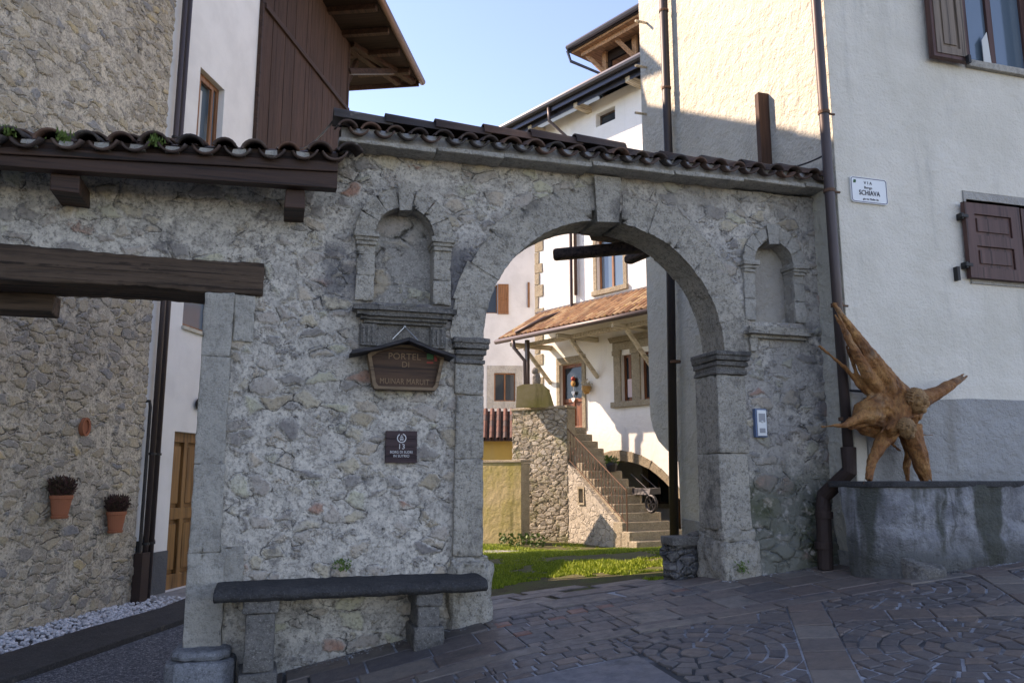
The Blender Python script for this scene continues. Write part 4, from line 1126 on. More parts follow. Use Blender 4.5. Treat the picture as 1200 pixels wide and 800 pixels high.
for bq in range(NZ):
    for aq in range(NX):
        i = bq*(NX+1)+aq; m.f.append((i, i+1, i+NX+2, i+NX+1))
build(m, 'face', 'ledge', led, smooth=True)
m = MB(); pts = [ledge_pt((k/40)**1.3, 1) for k in range(41)]
pts = [(x, y-.02+.012*mn.noise(Vector((x*5, 0, 0)))) for x, y in pts]
m.prismz(pts+[(8.0, .0), (0.0, .0), (-.16, .12), (-.30, .0)], zt_l-.05, lambda x, y: zt_l+.006*mn.noise(Vector((x*4, y*4, 0))))
build(m, 'top', 'benchstone', led, bevel=.012)
m = MB(); m.prismz([(-.02, -.66), (.20, -.68), (.30, -.58), (.28, -.40), (-.08, -.40)], .75, lambda x, y: .985+.25*(y+.5)-.15*x); rough(build(m, 'corner_stone', 'granite_dark', led, bevel=.04), .05, .12, 4)

# ================================================================ ROOT SCULPTURE
fig = MB(); wf = .26
def rp(u, v, w=wf):
    x, z = b(u, v, w); return (x, -w, z)
def limb(pts, rs, n=12):
    c = [Vector(rp(*p)) for p in pts]; rs = [r*.94 for r in rs]; fig.tube(c, [r*.92 for r in rs], n)
    if max(rs) < .04: return
    dn = (c[-1]-c[0]).normalized(); u = dn.cross(Vector((0, 1, 0))).normalized(); w_ = dn.cross(u)
    for q in range(11):
        a = q*.58+random.uniform(-.2, .2); tw = random.uniform(-.5, .5); k0 = random.choice((0, 0, 1)); N = len(c)
        path = []; rr = []
        for k in range(k0, N):
            aa = a+tw*k; path.append(c[k]+(u*math.cos(aa)+w_*math.sin(aa))*rs[k]*.80); rr.append(max(.004, rs[k]*random.uniform(.13, .22)))
        if random.random() < .5: path[-1] = path[-1]+dn*random.uniform(.02, .07)
        fig.tube(path, rr, 7)
limb([(1050, 492), (1040, 450), (1020, 420, .27), (1000, 390, .25), (981, 362, .22)], [.17, .13, .085, .05, .018])
limb([(1040, 470), (1018, 440, .30), (1000, 408, .29), (984, 375, .26)], [.08, .06, .04, .014])
limb([(1030, 470, .22), (1008, 452, .2), (990, 430, .18), (966, 411, .16)], [.05, .03, .018, .008])
limb([(1022, 462, .24), (1005, 440, .22), (992, 405, .2)], [.04, .025, .01])
limb([(1030, 490, .3), (1010, 487, .3), (990, 498, .32), (971, 499, .3)], [.10, .06, .03, .007])
limb([(1036, 500, .2), (1015, 500, .2), (1003, 494, .2)], [.13, .09, .05])
limb([(1040, 485), (1062, 480), (1080, 468, .27), (1095, 462), (1112, 452, .24), (1127, 442, .22)], [.17, .15, .085, .065, .055, .028])
limb([(1045, 500), (1032, 520, .3), (1022, 540, .32), (1018, 562, .33)], [.11, .065, .045, .03])
limb([(1066, 500), (1074, 525, .3), (1080, 545, .3), (1086, 562, .30)], [.11, .085, .075, .05])
limb([(1060, 505, .16), (1066, 530, .14), (1062, 548, .12), (1064, 560, .12)], [.07, .045, .03, .02])
limb([(1056, 500, .2), (1045, 520, .2), (1055, 528, .15)], [.02, .015, .01])
limb([(1072, 505), (1085, 510, .3), (1094, 509, .33)], [.03, .008, .004])
limb([(1050, 470, .3), (1056, 480, .36), (1050, 500, .38), (1040, 505, .38)], [.10, .10, .09, .06])
limb([(1050, 490, .26), (1030, 478, .26), (1012, 485, .24), (1000, 500, .22)], [.17, .16, .12, .03])
limb([(1060, 470, .3), (1045, 455, .28), (1030, 452, .26)], [.13, .12, .07])
def head(u, v, w, r):
    x, y, z = rp(u, v, w); fig = MB()
    fig.ball((x-r*.30, y-r*.74, z+r*.08), r*.13, 8, 6, (1.3, .8, .7)); fig.ball((x+r*.30, y-r*.74, z+r*.08), r*.13, 8, 6, (1.3, .8, .7))
    fig.ball((x, y, z), r, 16, 12, (.80, .85, 1.12))
    fig.ball((x, y-r*.85, z-r*.10), r*.20, 8, 6, (.7, 1.1, 1.5))           # nose
    fig.ball((x-r*.34, y-r*.66, z+r*.30), r*.24, 8, 6, (1.3, .7, .45)); fig.ball((x+r*.34, y-r*.66, z+r*.30), r*.24, 8, 6, (1.3, .7, .45))  # brows
    fig.ball((x-r*.42, y-r*.55, z-r*.2), r*.26, 8, 6); fig.ball((x+r*.42, y-r*.55, z-r*.2), r*.26, 8, 6)   # cheeks
    fig.ball((x, y-r*.72, z-r*.50), r*.16, 8, 6, (1.7, .7, .45)); fig.ball((x, y-r*.62, z-r*.82), r*.26, 8, 6)  # lips, chin
    fig.ball((x-r*.84, y, z), r*.2, 8, 6, (.6, .8, 1.3)); fig.ball((x+r*.84, y, z), r*.2, 8, 6, (.6, .8, 1.3))
    for q in range(0, 13):
        a = math.pi*(q/12); c0 = Vector((x+r*.84*math.cos(a), y-r*.25, z+r*1.05*math.sin(a))); fig.tube([c0+Vector((0, -.15*r, -.1*r)), c0+Vector((0, r*.5, r*.1)), c0+Vector((0, r, -r*.3))], [r*.10, r*.11, r*.05], 6)
    return fig
ro = build(fig, 'root_sculpture', 'root', None, smooth=True, fr=BF, origin=(b(1055, 558, wf)[0], -wf, zt_l))
for (u, v, w, r) in ((1075, 470, .44, .098), (1063, 502, .50, .078)):
    fo = build(head(u, v, w, r), 'carved_face', 'rootface', ro, smooth=True)
    q_ = fo.modifiers.new('Remesh', 'REMESH'); q_.mode = 'VOXEL'; q_.voxel_size = .0042; q_.use_smooth_shade = True
tagit(ro, 'orange brown carved tree root sculpture with two faces, standing on the ledge', 'sculpture')
rm = ro.modifiers.new('Remesh', 'REMESH'); rm.mode = 'VOXEL'; rm.voxel_size = .0055; rm.use_smooth_shade = True
tx = bpy.data.textures.new('root_grain', 'CLOUDS'); tx.noise_scale = .07; tx.noise_depth = 3
dm = ro.modifiers.new('Displace', 'DISPLACE'); dm.texture = tx; dm.strength = .022; dm.mid_level = .5

# ================================================================ LEFT: RUBBLE HOUSE
def l(u, v, w=0): return LF.hit(u, v, -w)
sh_ = thing('rubble_house', 'tall tan and grey rubble house at the left edge, behind the timber lintel', 'house', LF, (0, 0, 0))
SE = 2.46
def rake(s): return 9.75+.30*max(0, s+1) if s < 5.3 else 11.2
m = MB().sheet(-1.2, SE, -.05, 10.5, .028, -.07, lambda s, z: z < rake(s)); build(m, 'rubble_face', 'tan', sh_, smooth=True)
m = MB(); m.prism([(-16, -.1), (SE-.01, -.1), (SE-.01, rake(SE)-.01), (-1, 9.74), (-16, 9.74)], -.05, 6.5); m.box(-16, -1.15, -.10, .0, -.1, 9.74); build(m, 'wall', 'oldrender', sh_)
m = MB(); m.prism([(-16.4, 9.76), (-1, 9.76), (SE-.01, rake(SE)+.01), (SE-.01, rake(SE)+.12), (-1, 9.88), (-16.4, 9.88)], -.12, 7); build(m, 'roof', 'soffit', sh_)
# oval clay medallion and two wall pots
s, z = l(97, 500, .07)
m = MB(); pr = [(s+.075*math.cos(a/24*6.283), z+.105*math.sin(a/24*6.283)) for a in range(24)]; hl = [(s+.05*math.cos(a/24*6.283), z+.078*math.sin(a/24*6.283)) for a in range(24)]
m.prism(pr, -.12, -.07, [hl]); m.prism(hl, -.10, -.075)
o = build(m, 'wall_medallion', 'terracotta', None, fr=LF, origin=(s, -.08, z), bevel=.006); tagit(o, 'small oval terracotta medallion on the rubble house wall above the flower pots', 'ornament')
def wallpot(u, v0, v1, wid, label, seed):
    rnd = random.Random(seed)
    s, zb = l(u, v0, .16); _, zt = l(u, v1, .16)
    t = thing('flower_pot', label, 'flower pot', LF, (s, -.16, zb), 'terracotta pots of heather on the rubble wall')
    h = zt-zb; r = wid/2
    m = MB(); m.lathe([(r*.66, 0), (r*.70, .01), (r*.92, h*.80), (r*1.0, h*.82), (r*1.03, h), (r*.93, h), (r*.88, h*.86), (.01, h*.84)], (s, -.16, zb), 26, 1.0, .62)
    build(m, 'pot', 'terracotta', t, smooth=False, bevel=.002)
    m = MB(); m.lathe([(r*.70, -.03), (r*.80, -.005), (r*.74, 0)], (s, -.16, zb), 22, 1, .62); build(m, 'saucer', 'terracotta', t)
    m = MB()
    for k in range(520):
        a = rnd.uniform(0, 6.283); q = r*.85*math.sqrt(rnd.random()); x = s+q*math.cos(a); y = -.16+q*math.sin(a)*.6
        hh = rnd.uniform(.08, .25)*(1-.3*(q/r)**2); lean = Vector((math.cos(a)*q*.6, math.sin(a)*q*.4, hh)); p = Vector((x, y, zt-.01))
        for i in range(5):
            c = p+lean*(i/5); d = Vector((rnd.uniform(-1, 1), rnd.uniform(-1, 1), rnd.uniform(.2, 1)))*.022
            m.quad(c, c+d+Vector((.005, 0, 0)), c+lean*.2)
    build(m, 'heather', 'heather', t)
    return t
wallpot(70, 604, 580, .30, 'terracotta pot of heather, the left and higher of two on the rubble wall', 1)
wallpot(135, 621, 599, .30, 'terracotta pot of heather, the right and lower of two, nearer the drainpipes', 2)

# ================================================================ LEFT: WHITE HOUSE WITH BOARDED BARN STOREY
wh = thing('white_house', 'smooth white house at left with a brown boarded upper storey under wide eaves', 'house', LF, (5, 0, 0))
S1 = 5.24; S2 = 9.79; EZ = 11.8
ua = l(232, 165); ub = l(265, 105); w_up = (3.36, 4.13, 6.30, 7.80)
dl = l(205, 505)[0]; dr = dl+1.0; dtop = l(205, 505)[1]
w_lo = (3.34, 4.14, 3.77, 4.50)
def rct(a, b_, c, d_): return [(a, c), (b_, c), (b_, d_), (a, d_)]
door_h = rct(dl, dr, .06, dtop)
PZ = 7.0; PS = 6.35                                    # the boarded storey stands over an open yard passage
sun_opening = rct(2.66, 5.0, 4.66, 6.1)                     # unseen opening, added so sun reaches the courtyard grass
m = MB(); m.prism([(SE-.02, -.1), (S2, -.1), (S2, EZ), (S1, EZ), (S1, rake(S1)), (SE-.02, rake(SE))], 0, .30, [rct(*w_up), rct(*w_lo), door_h, sun_opening]); build(m, 'wall', 'white', wh)
m = MB(); m.box(SE, SE+.12, .31, 4.6, 0, 9.9); m.box(S2-.3, S2, .31, 5, 0, EZ); m.box(SE+.13, S2-.31, .31, 4.0, 3.3, 3.4); m.box(SE+.13, S2-.31, 3.9, 4.1, 0, 3.29)  # rear kept low so sun passes through the added opening
m.prism([(SE-.02, rake(SE)+.01), (S1-.01, rake(S1)+.01), (S1-.01, rake(S1)+.12), (SE-.02, rake(SE)+.12)], -.15, 4.6)
build(m, 'rear_wall', 'white', wh)
# timber storey: boards as one clad wall, batten, end wall
bd = MB(); s = S1
while s < S2-.01:
    e = min(s+random.uniform(.17, .23), S2); y = -.045-random.uniform(0, .012)
    bd.box(s+.003, e-.003, y, -.004, PZ+.1, EZ, 0); s = e
build(bd, 'barn_boards', 'boards', wh)
m = MB(); hb = l(320, 25)[1]; hb2 = l(400, 124)[1]
i = 0
m.beam((S1, -.08, hb), (S2, -.08, hb2), .05, .10); m.box(S1-.06, S1, -.07, .0, PZ, EZ); m.box(S2-.05, S2+.02, -.07, .1, PZ, EZ); m.box(S1, S2, -.08, -.002, PZ, PZ+.09)
build(m, 'batten', 'beamred', wh, bevel=.005)
# hipped roof: soffit, rafters, gutter, tiles
OH = 1.2; SX = 11.88
m = MB()
m.prismz([(S1-.1, -OH), (SX, -OH), (SX, 1.0), (S1-.1, .2)], EZ+.04, EZ+.10); 
rf = MB(); rf.v += [(2.6, -OH-.04, EZ+.10), (SX+.05, -OH-.04, EZ+.10), (SX+.05, 3.2, EZ+.3), (7.5, 3.2, EZ+2.4), (2.6, 3.2, EZ+2.4), (2.6, -OH-.04, EZ+.16), (SX+.05, -OH-.04, EZ+.16)]
rf.f += [(0, 1, 2, 3, 4)]
for k in range(1): pass
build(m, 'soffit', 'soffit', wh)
rm_ = MB(); rm_.v += [(S1-.1, -OH-.06, EZ+.11), (SX+.06, -OH-.06, EZ+.11), (SX+.06, 4.0, EZ+.11), (8.4, 2.0, EZ+1.9), (S1-.1, 2.0, EZ+1.9), (S1-.1, -OH-.06, EZ+.19), (SX+.06, -OH-.06, EZ+.19), (SX+.06, 4.0, EZ+.19)]
rm_.f += [(5, 6, 3, 4), (6, 7, 3), (0, 1, 6, 5), (1, 2, 7, 6)]
ro_ = build(rm_, 'roof', 'tile_d', wh)
m = MB()
for s in np.arange(5.5, SX, .95): q_ = MB(); q_.beam((s, .2, EZ+.0), (s, -OH+.05, EZ-.02), .13, .15, j=.004); build(q_, 'rafter', 'beamred', ro_, bevel=.008)
for q in (1.5, 3.4): m.beam((S2-.2, q-1.4, EZ-.02), (SX-.1, q-2.2 if q < 2 else q-2.6, EZ-.02), .14, .15)
m.beam((S2, -.05, EZ-.7), (S2+1.3, -.75, EZ-.06), .12, .14); m.beam((S2, .1, EZ-1.2), (S2+.7, .0, EZ-.06), .10, .12)
m.beam((S2, -.1, EZ), (SX-.1, -OH+.1, EZ), .15, .16)
build(m, 'corner_strut', 'beamred', ro_, bevel=.008)
m = MB(); m.tube([(S1-.1, -OH-.09, EZ+.06), (SX+.10, -OH-.09, EZ+.06)], .085, 12); build(m, 'gutter', 'gutter', ro_, smooth=True)
m = MB(); m.beam((SX+.08, -OH, EZ+.03), (SX+.08, 3.4, EZ+.03), .05, .16)
build(m, 'edge_board', 'beamred', ro_)
for s in (7.4, 8.6, 9.8, 11.0): m = MB(); m.beam((s, -OH-.15, EZ+.08), (s, -OH-.15, EZ+.26), .02, .02); build(m, 'gutter_hook', 'iron', ro_)
# window upper, lower, door, pipes, lamp
def window(parent, x0, x1, z0, z1, y, mat='frame', mull=True, bar=.06, gl_='glass', dep=.06, name='window', label=None):
    m = MB(); o_ = rct(x0+.002, x1-.002, z0+.002, z1-.002)
    if mull:
        c = (x0+x1)/2; hs = [rct(x0+bar, c-bar*.6, z0+bar, z1-bar), rct(c+bar*.6, x1-bar, z0+bar, z1-bar)]
    else: hs = [rct(x0+bar, x1-bar, z0+bar, z1-bar)]
    m.prism(o_, y, y+dep, hs); w = build(m, name, mat, parent, bevel=.004, label=label)
    m = MB(); m.box(x0+bar*.8, x1-bar*.8, y+dep*.5, y+dep*.6, z0+bar*.8, z1-bar*.8); build(m, 'pane', gl_, w)
    return w
w = window(wh, *w_up, .10, mull=False, bar=.07, gl_='glassb'); m = MB(); m.prism(rct(w_up[0]+.07, w_up[0]+.52, w_up[2]+.08, w_up[3]-.09), .05, .09, [rct(w_up[0]+.13, w_up[0]+.46, w_up[2]+.14, w_up[3]-.15)]); build(m, 'sash', 'frame', w)
m = MB(); m.quad((w_up[0]+.14, .142, w_up[2]+.1), (w_up[0]+.36, .142, w_up[2]+.1), (w_up[0]+.20, .142, w_up[3]-.5), (w_up[0]+.14, .142, w_up[3]-.3)) if False else m.box(w_up[0]+.15, w_up[0]+.30, .118, .124, w_up[2]+.08, w_up[3]-.25); build(m, 'curtain', 'curtain', w)
w = window(wh, *w_lo, .06, mull=False, bar=.06, gl_='glassb'); m = MB(); m.box(w_lo[0]-.02, w_lo[1]+.02, -.045, .05, w_lo[2]-.05, w_lo[2]+.001); build(m, 'sill', 'cream', w, bevel=.004)
dr_ = MB(); dh = dtop-.06
dr_.box(dl+.002, dr-.002, .16, .20, .06, dtop-.002)
dr_.prism(rct(dl+.002, dr-.002, .06, dtop-.002), .10, .158, [rct(dl+.10, dl+.46, .26, 1.02), rct(dl+.56, dr-.10, .26, 1.02), rct(dl+.10, dl+.46, 1.18, dtop-.14), rct(dl+.56, dr-.10, 1.18, dtop-.14)])
for (x0, x1, z0, z1) in ((dl+.15, dl+.41, .32, .96), (dl+.61, dr-.15, .32, .96), (dl+.15, dl+.41, 1.24, dtop-.20), (dl+.61, dr-.15, 1.24, dtop-.20)): dr_.box(x0, x1, .12, .158, z0, z1)
d_ob = build(dr_, 'door', 'doorwood', wh, bevel=.006)
m = MB(); m.prism(rct(dl-.05, dr+.05, .02, dtop+.05), -.012, .0, [door_h]) if False else m.box(dl-.01, dr, .02, .16, .0, .058); build(m, 'door_step', 'doorwood', d_ob)
m = MB(); m.ball((dl+.9, .07, 1.1), .03); build(m, 'handle', 'cord', d_ob)
m = MB(); m.prism(rct(SE, dl-.0, -.05, .62), -.02, -.001); build(m, 'dado', 'dado_dark', wh)
pipes = (( (184, 345), (163, 700), .10), ((190, 345), (172, 700), .09))
for i, (a, c, w_) in enumerate((((183, 345), (160, 700), .13), ((189.5, 345), (170, 700), .11))):
    s0, _ = l(*a, w_); s1, _ = l(*c, w_); top = 12.0 if i == 0 else 12.0
    s0 = 2.60+.16*i; s1 = s0
    m = MB(); m.tube([(s0, -w_, 9.9), (s0, -w_, 0.0)], .036, 10); p = build(m, 'drainpipe', 'pipe', wh, smooth=True)
    for z in (.75, 1.9, 4.1, 6.3): m = MB(); m.tube([(s0, -w_, z), (s0, -w_, z+.03)], .05, 10); build(m, 'pipe_clip', 'iron', p)
m = MB(); m.tube([(2.50, -.02, 2.60), (2.50, -.10, 2.60), (2.51, -.11, 2.52), (2.51, -.11, .02)], .022, 8); m.tube([(2.56, -.05, .8), (2.56, -.06, 0)], .03, 8); m.tube([(2.72, -.05, .9), (2.72, -.06, 0)], .03, 8); build(m, 'gas_pipe', 'iron', wh)
m = MB(); m.box(2.45, 2.62, -.19, -.07, .02, .66); m.tube([(2.80, -.06, .62), (2.80, -.12, .78), (2.80, -.06, .92)], .02, 6); build(m, 'pipe_guard', 'castiron', wh)
s, z = l(234, 473, .05); m = MB(); m.ball((s, -.06, z), .09, 14, 8, (1, .7, 1)); build(m, 'wall_lamp', 'black', wh, smooth=True)
# service wire from the barn to the gate
c0 = LF.wor(*[LF.hit(345, 178, 0)[0], 0]); 
wa = P(345, 172, 14); wb = P(392, 140, 6.2)
m = MB(); m.sag(wa, wb, .12, .010); o = build(m, 'overhead_cable', 'iron', None, origin=wa, smooth=True); tagit(o, 'thin dark cable running from the boarded barn wall to the coping', 'cable')

# ================================================================ COURTYARD HOUSE
ch = thing('courtyard_house', 'cream courtyard house through the arch with tiled porch roof and red door', 'house', FF, (1, 0, 0))
def f(u, v, w=0): return FF.hit(u, v, -w)
d0, d1, dz0, dz1 = -.52, .42, 2.99, 4.97
wv = (.95+.0, 2.28, 0, 0)
w1x0, w1z0 = f(700, 342); w1x1, _ = f(731, 336); w1 = (w1x0, w1x1, f(704, 340)[1], f(704, 340)[1]+1.55)
pa0 = f(729, 470)[0]; pa1 = f(742, 470)[0]; pb0 = f(752, 470)[0]; pz0 = f(735, 470)[1]; pz1 = f(735, 415)[1]
pw_ = (pa0, pa1, pz0, pz1); pw2 = (pb0, pb0+(pa1-pa0)*1.1, pz0, pz1)
top_w = f(700, 148); tw = (f(698, 140)[0], f(721, 140)[0], f(700, 149)[1], f(700, 149)[1]+.42)
arc_in = [f(*p) for p in ((704, 545), (712, 541.5), (720, 540), (730, 539.5), (739, 540.5), (750, 543.5), (761, 548.5), (771, 556), (780, 564), (789, 574), (797, 584))]
x_l, x_r = arc_in[0][0], arc_in[-1][0]
hole_arch = [(x_l, -.1)]+[(x_l, arc_in[0][1]-.0)]+arc_in[1:]+[(x_r, -.1)]
hole_arch = [(x_l, -.25)]+arc_in+[(x_r, -.25)]
UT = 12.9
m = MB(); m.prism([(-1.62, -.3), (7.5, -.3), (7.5, UT), (-1.62, UT)], 0, .45, [rct(d0, d1, dz0, dz1), rct(*w1), rct(*pw_), rct(*pw2), rct(*tw), hole_arch[::-1]])
build(m, 'front_wall', 'housew', ch)
m = MB(); m.box(-1.62, -1.2, .46, 9, -.3, UT); m.box(-1.2, 7.5, 8.6, 9, -.3, UT); m.box(7.1, 7.5, .46, 8.6, -.3, UT); m.box(-1.2, 7.1, .46, 1.6, 2.65, 2.95)
m.box(-1.2, 7.1, 2.4, 2.6, -.3, 2.65)
build(m, 'rear_wall', 'housew', ch)
# stone surround ring of the ground-floor arch
ao = [f(*p) for p in ((696, 538), (705, 532), (716, 528.5), (728, 527.5), (740, 529.5), (752, 533.5), (764, 540), (775, 549), (785, 559), (793, 568), (800, 577))]
m = MB()
for k in range(len(ao)-1):
    m.prism([arc_in[k], arc_in[k+1], ao[k+1], ao[k]], -.02-.003*(k % 3), .44)
build(m, 'arch_ring', 'tufa', ch, bevel=.01)
# window inside the loggia
m = MB(); ix0 = f(757, 590, -2.2)[0]; ix1 = f(781, 590, -2.2)[0]; iz0 = f(768, 590, -2.2)[1]; iz1 = f(768, 548, -2.2)[1]
m.prism(rct(ix0-.2, ix1+.2, iz0-.12, iz1+.12), 2.3, 2.39, [rct(ix0, ix1, iz0, iz1)]); build(m, 'window_surround', 'tufa', ch)
window(ch, ix0, ix1, iz0, iz1, 2.34, 'beamd', True, .05)
m = MB(); q0 = f(783, 625, -1.5)[0]; m.box(q0, q0+.9, 1.62, 1.70, 0, 2.0); build(m, 'door', 'doorwood', ch, label='plain wooden door under the low arch')
# quoins
m = MB(); z = 3.2; k = 0
while z < UT-.3:
    h = random.uniform(.30, .42); wx = .34 if k % 2 else .16
    m.box(-1.66, -1.62+wx+random.uniform(-.03, .03), -.03, .3, z+.006, z+h-.006, .01); z += h; k += 1
build(m, 'quoin', 'tufa', ch, bevel=.015)
# red door with hearts, lamp basket
m = MB(); m.prism(rct(d0+.002, d1-.002, dz0, dz1-.002), .10, .16, [rct(d0+.09, d1-.09, dz0+.95, dz1-.1), rct(d0+.10, (d0+d1)/2-.03, dz0+.12, dz0+.84), rct((d0+d1)/2+.03, d1-.10, dz0+.12, dz0+.84)])
m.box(d0+.11, d1-.11, .13, .14, dz0+.1, dz0+.85)
dd = build(m, 'door', 'redwood', ch, bevel=.005)
m = MB(); m.box(d0+.085, d1-.085, .125, .135, dz0+.94, dz1-.09); build(m, 'pane', 'glass', dd)
m = MB(); m.prism(rct(d0-.14, d1+.14, dz0, dz1+.20), -.03, .05, [rct(d0, d1, dz0-.0, dz1)]) if False else m.box(d0-.15, d1+.15, -.04, .04, dz1+.002, dz1+.22)
m.box(d0-.15, d0-.002, -.04, .04, dz0, dz1); m.box(d1+.002, d1+.15, -.04, .04, dz0, dz1); build(m, 'door_surround', 'tufa', dd, bevel=.012)
dc = thing('heart_garland', 'hanging garland of two white hearts on the red door', 'decoration', FF, (-.05, .08, 4.0))
m = MB(); m.tube([(-.03, .07, 4.62), (-.03, .07, 3.85)], .006, 5); build(m, 'string', 'whitep', dc)
m = MB(); m.ball((-.03, .06, 4.52), .07, 10, 6); build(m, 'red_cap', 'red', dc)
m = MB(); m.ball((-.03, .06, 4.38), .09, 10, 8, (1, .6, 1.1)); build(m, 'round_figure', 'basket', dc)
for z in (4.10, 3.90):
    m = MB(); pts = [(-.03+.075*math.sin(t)**3, z+.065*(math.cos(t)-.38*math.cos(2*t)-.15*math.cos(3*t))) for t in [6.283*i/20 for i in range(20)]]
    m.prism(pts, .045, .07); build(m, 'heart', 'whitep', dc)
lb_ = thing('flower_basket', 'small wicker basket of dried flowers hung on the wall right of the red door', 'basket', FF, (.72, -.1, 4.05))
m = MB(); m.lathe([(.06, 0), (.12, .1), (.14, .22), (.12, .22), (.05, .05)], (.72, -.14, 4.0), 12); build(m, 'basket', 'basket', lb_)
m = MB()
for k in range(40): m.ball((.72+random.gauss(0, .07), -.14+random.gauss(0, .05), 4.26+random.gauss(0, .06)), .025, 6, 4)
build(m, 'dried_flowers', 'rafter_w', lb_)
m = MB(); m.ball((.12, -.05, 5.62), .07, 10, 6); build(m, 'porch_lamp', 'black', ch)
# windows of the upper floors
def surround(x0, x1, z0, z1, e, mat='tufa', sill=.1, name='window_surround', y=-.03):
    m = MB(); m.box(x0-e, x0-.001, y, .05, z0-.0, z1); m.box(x1+.001, x1+e, y, .05, z0, z1); m.box(x0-e, x1+e, y-.004, .05, z1+.001, z1+e); m.box(x0-e-.04, x1+e+.04, y-.05, .05, z0-sill-.05, z0-.001)
    return build(m, name, mat, ch, bevel=.012)
surround(*w1, .14); window(ch, *w1, .12, 'frame', True, .06, 'glassb')
m = MB()
zc = pw_[3]; 
for (a, c) in ((pw_[0]-.26, pw_[0]-.002), (pw_[1]+.002, pw2[0]-.002), (pw2[1]+.002, pw2[1]+.26)): m.box(a, c, -.05, .05, pz0, zc); m.box(a-.03, c+.03, -.08, .05, zc+.002, zc+.14)
m.box(pw_[0]-.28, pw2[1]+.28, -.06, .05, zc+.142, zc+.36); m.prism([(pw_[0]-.36, zc+.50), (pw_[0]-.28, zc+.362), (pw2[1]+.28, zc+.362), (pw2[1]+.36, zc+.50)], -.14, .05); m.box(pw_[0]-.34, pw2[1]+.34, -.12, .05, pz0-.16, pz0-.002)
build(m, 'window_surround', 'tufa', ch, bevel=.012)
window(ch, *pw_, .12, 'redwood', True, .07); window(ch, *pw2, .12, 'redwood', True, .07)
m = MB(); m.box(pw_[0]+.14, pw_[1]-.02, .09, .11, pz0+.12, pz0+.62); build(m, 'curtain', 'pink', ch)
window(ch, *tw, .2, 'beamd', False, .05)
# eave of the main roof
E0, E1 = -3.0, 7.5; EZ2 = 12.9
m = MB(); m.v = [(E0, -.75, EZ2), (E1, -.75, EZ2), (E1, 4.5, EZ2+2.2), (E0, 4.5, EZ2+2.2), (E0, -.75, EZ2+.16), (E1, -.75, EZ2+.16), (E1, 4.5, EZ2+2.36), (E0, 4.5, EZ2+2.36), (E1, 9.5, EZ2+.2), (E0, 9.5, EZ2+.2)]
m.f = [(0, 3, 2, 1), (4, 5, 6, 7), (0, 1, 5, 4), (0, 4, 7, 3), (1, 2, 6, 5), (7, 6, 8, 9)]
rf2 = build(m, 'roof', 'gutterdark', ch)
m = MB(); m.tube([(E0, -.83, EZ2+.10), (E1, -.83, EZ2+.10)], .11, 10); m.box(E0, E1, -.78, -.745, EZ2-.14, EZ2+.1); m.box(E0+.4, E1, -.60, -.56, EZ2-.26, EZ2+.06); build(m, 'gutter', 'gutterdark', rf2)
for s in (-1.2, .9, 3.0, 5.0): m = MB(); m.beam((s, .1, EZ2-.20), (s, -.62, EZ2-.22), .20, .22, w2=.16, h2=.16); build(m, 'rafter', 'rafter_w', rf2, bevel=.02)
gx = f(645, 130, .75)[0]; m = MB(); m.tube([(gx, -.83, EZ2), (gx, -.80, EZ2-.45), (gx+.35, -.1, EZ2-1.1), (gx+.35, -.1, 7.0)], .05, 8); build(m, 'drainpipe', 'pipe', ch, smooth=True)
m = MB(); hx0 = f(669, 300, .1)[0]; m.tube([(hx0, -.1, EZ2-1), (hx0, -.1, 6.62), (hx0-.25, -1.0, 6.25), (hx0-.65, -1.75, 5.78)], .05, 8); build(m, 'drainpipe', 'pipe', ch, smooth=True)
# roof lantern
bx0 = FF.hit(688, 80, 1.4)[0]+1.0; bx1 = bx0+2.7; bz0 = 13.6
lz0 = FF.hit(690, 62, 1.2)[1]-.32
lt_ = thing('roof_lantern', 'small timber roof lantern with its own dark eave on the courtyard house roof', 'roof lantern', FF, (bx0, 1.4, bz0)) if False else None
m = MB(); m.prism(rct(bx0, bx0+3.2, 12.9, lz0-.02), 1.2, 1.3, [rct(bx0+.25, bx0+1.25, lz0-.95, lz0-.35), rct(bx0+1.5, bx0+2.6, lz0-.95, lz0-.35)]); m.box(bx0, bx0+3.2, 1.3, 3.2, 12.9, lz0-.9)
lan = build(m, 'roof_lantern', 'soffit', ch)
m = MB()
for s in (bx0+.06, bx0+1.35, bx0+2.7): m.box(s-.09, s+.09, 1.1, 1.2, 12.9, lz0-.02, .004); m.beam((s, 1.15, lz0-.75), (s-.45, .75, lz0-.05), .12, .12)
m.box(bx0-.5, bx0+3.4, .62, .80, lz0-.12, lz0+.03)
build(m, 'lantern_timber', 'rafter_o', lan, bevel=.01)
m = MB(); m.prismz([(bx0-.75, .45), (bx0+3.4, .45), (bx0+3.4, 3.5), (bx0-.75, 3.5)], lz0+.03, lz0+.10); build(m, 'lantern_soffit', 'rafter_o', lan)
m = MB(); m.v = [(bx0-.85, .35, lz0+.1), (bx0+3.4, .35, lz0+.1), (bx0+3.4, 3.6, lz0+.1), (bx0-.85, 3.6, lz0+.1), (bx0-.85, .35, lz0+.3), (bx0+3.4, .35, lz0+.3), (bx0+3.4, 2, lz0+1.0), (bx0+.3, 2, lz0+1.0), (bx0-.85, 3.6, lz0+.3), (bx0+3.4, 3.6, lz0+.3)]
m.f = [(0, 3, 2, 1), (0, 1, 5, 4), (4, 5, 6, 7), (4, 7, 8), (0, 4, 8, 3), (7, 6, 9, 8)]; build(m, 'lantern_roof', 'gutterdark', lan)
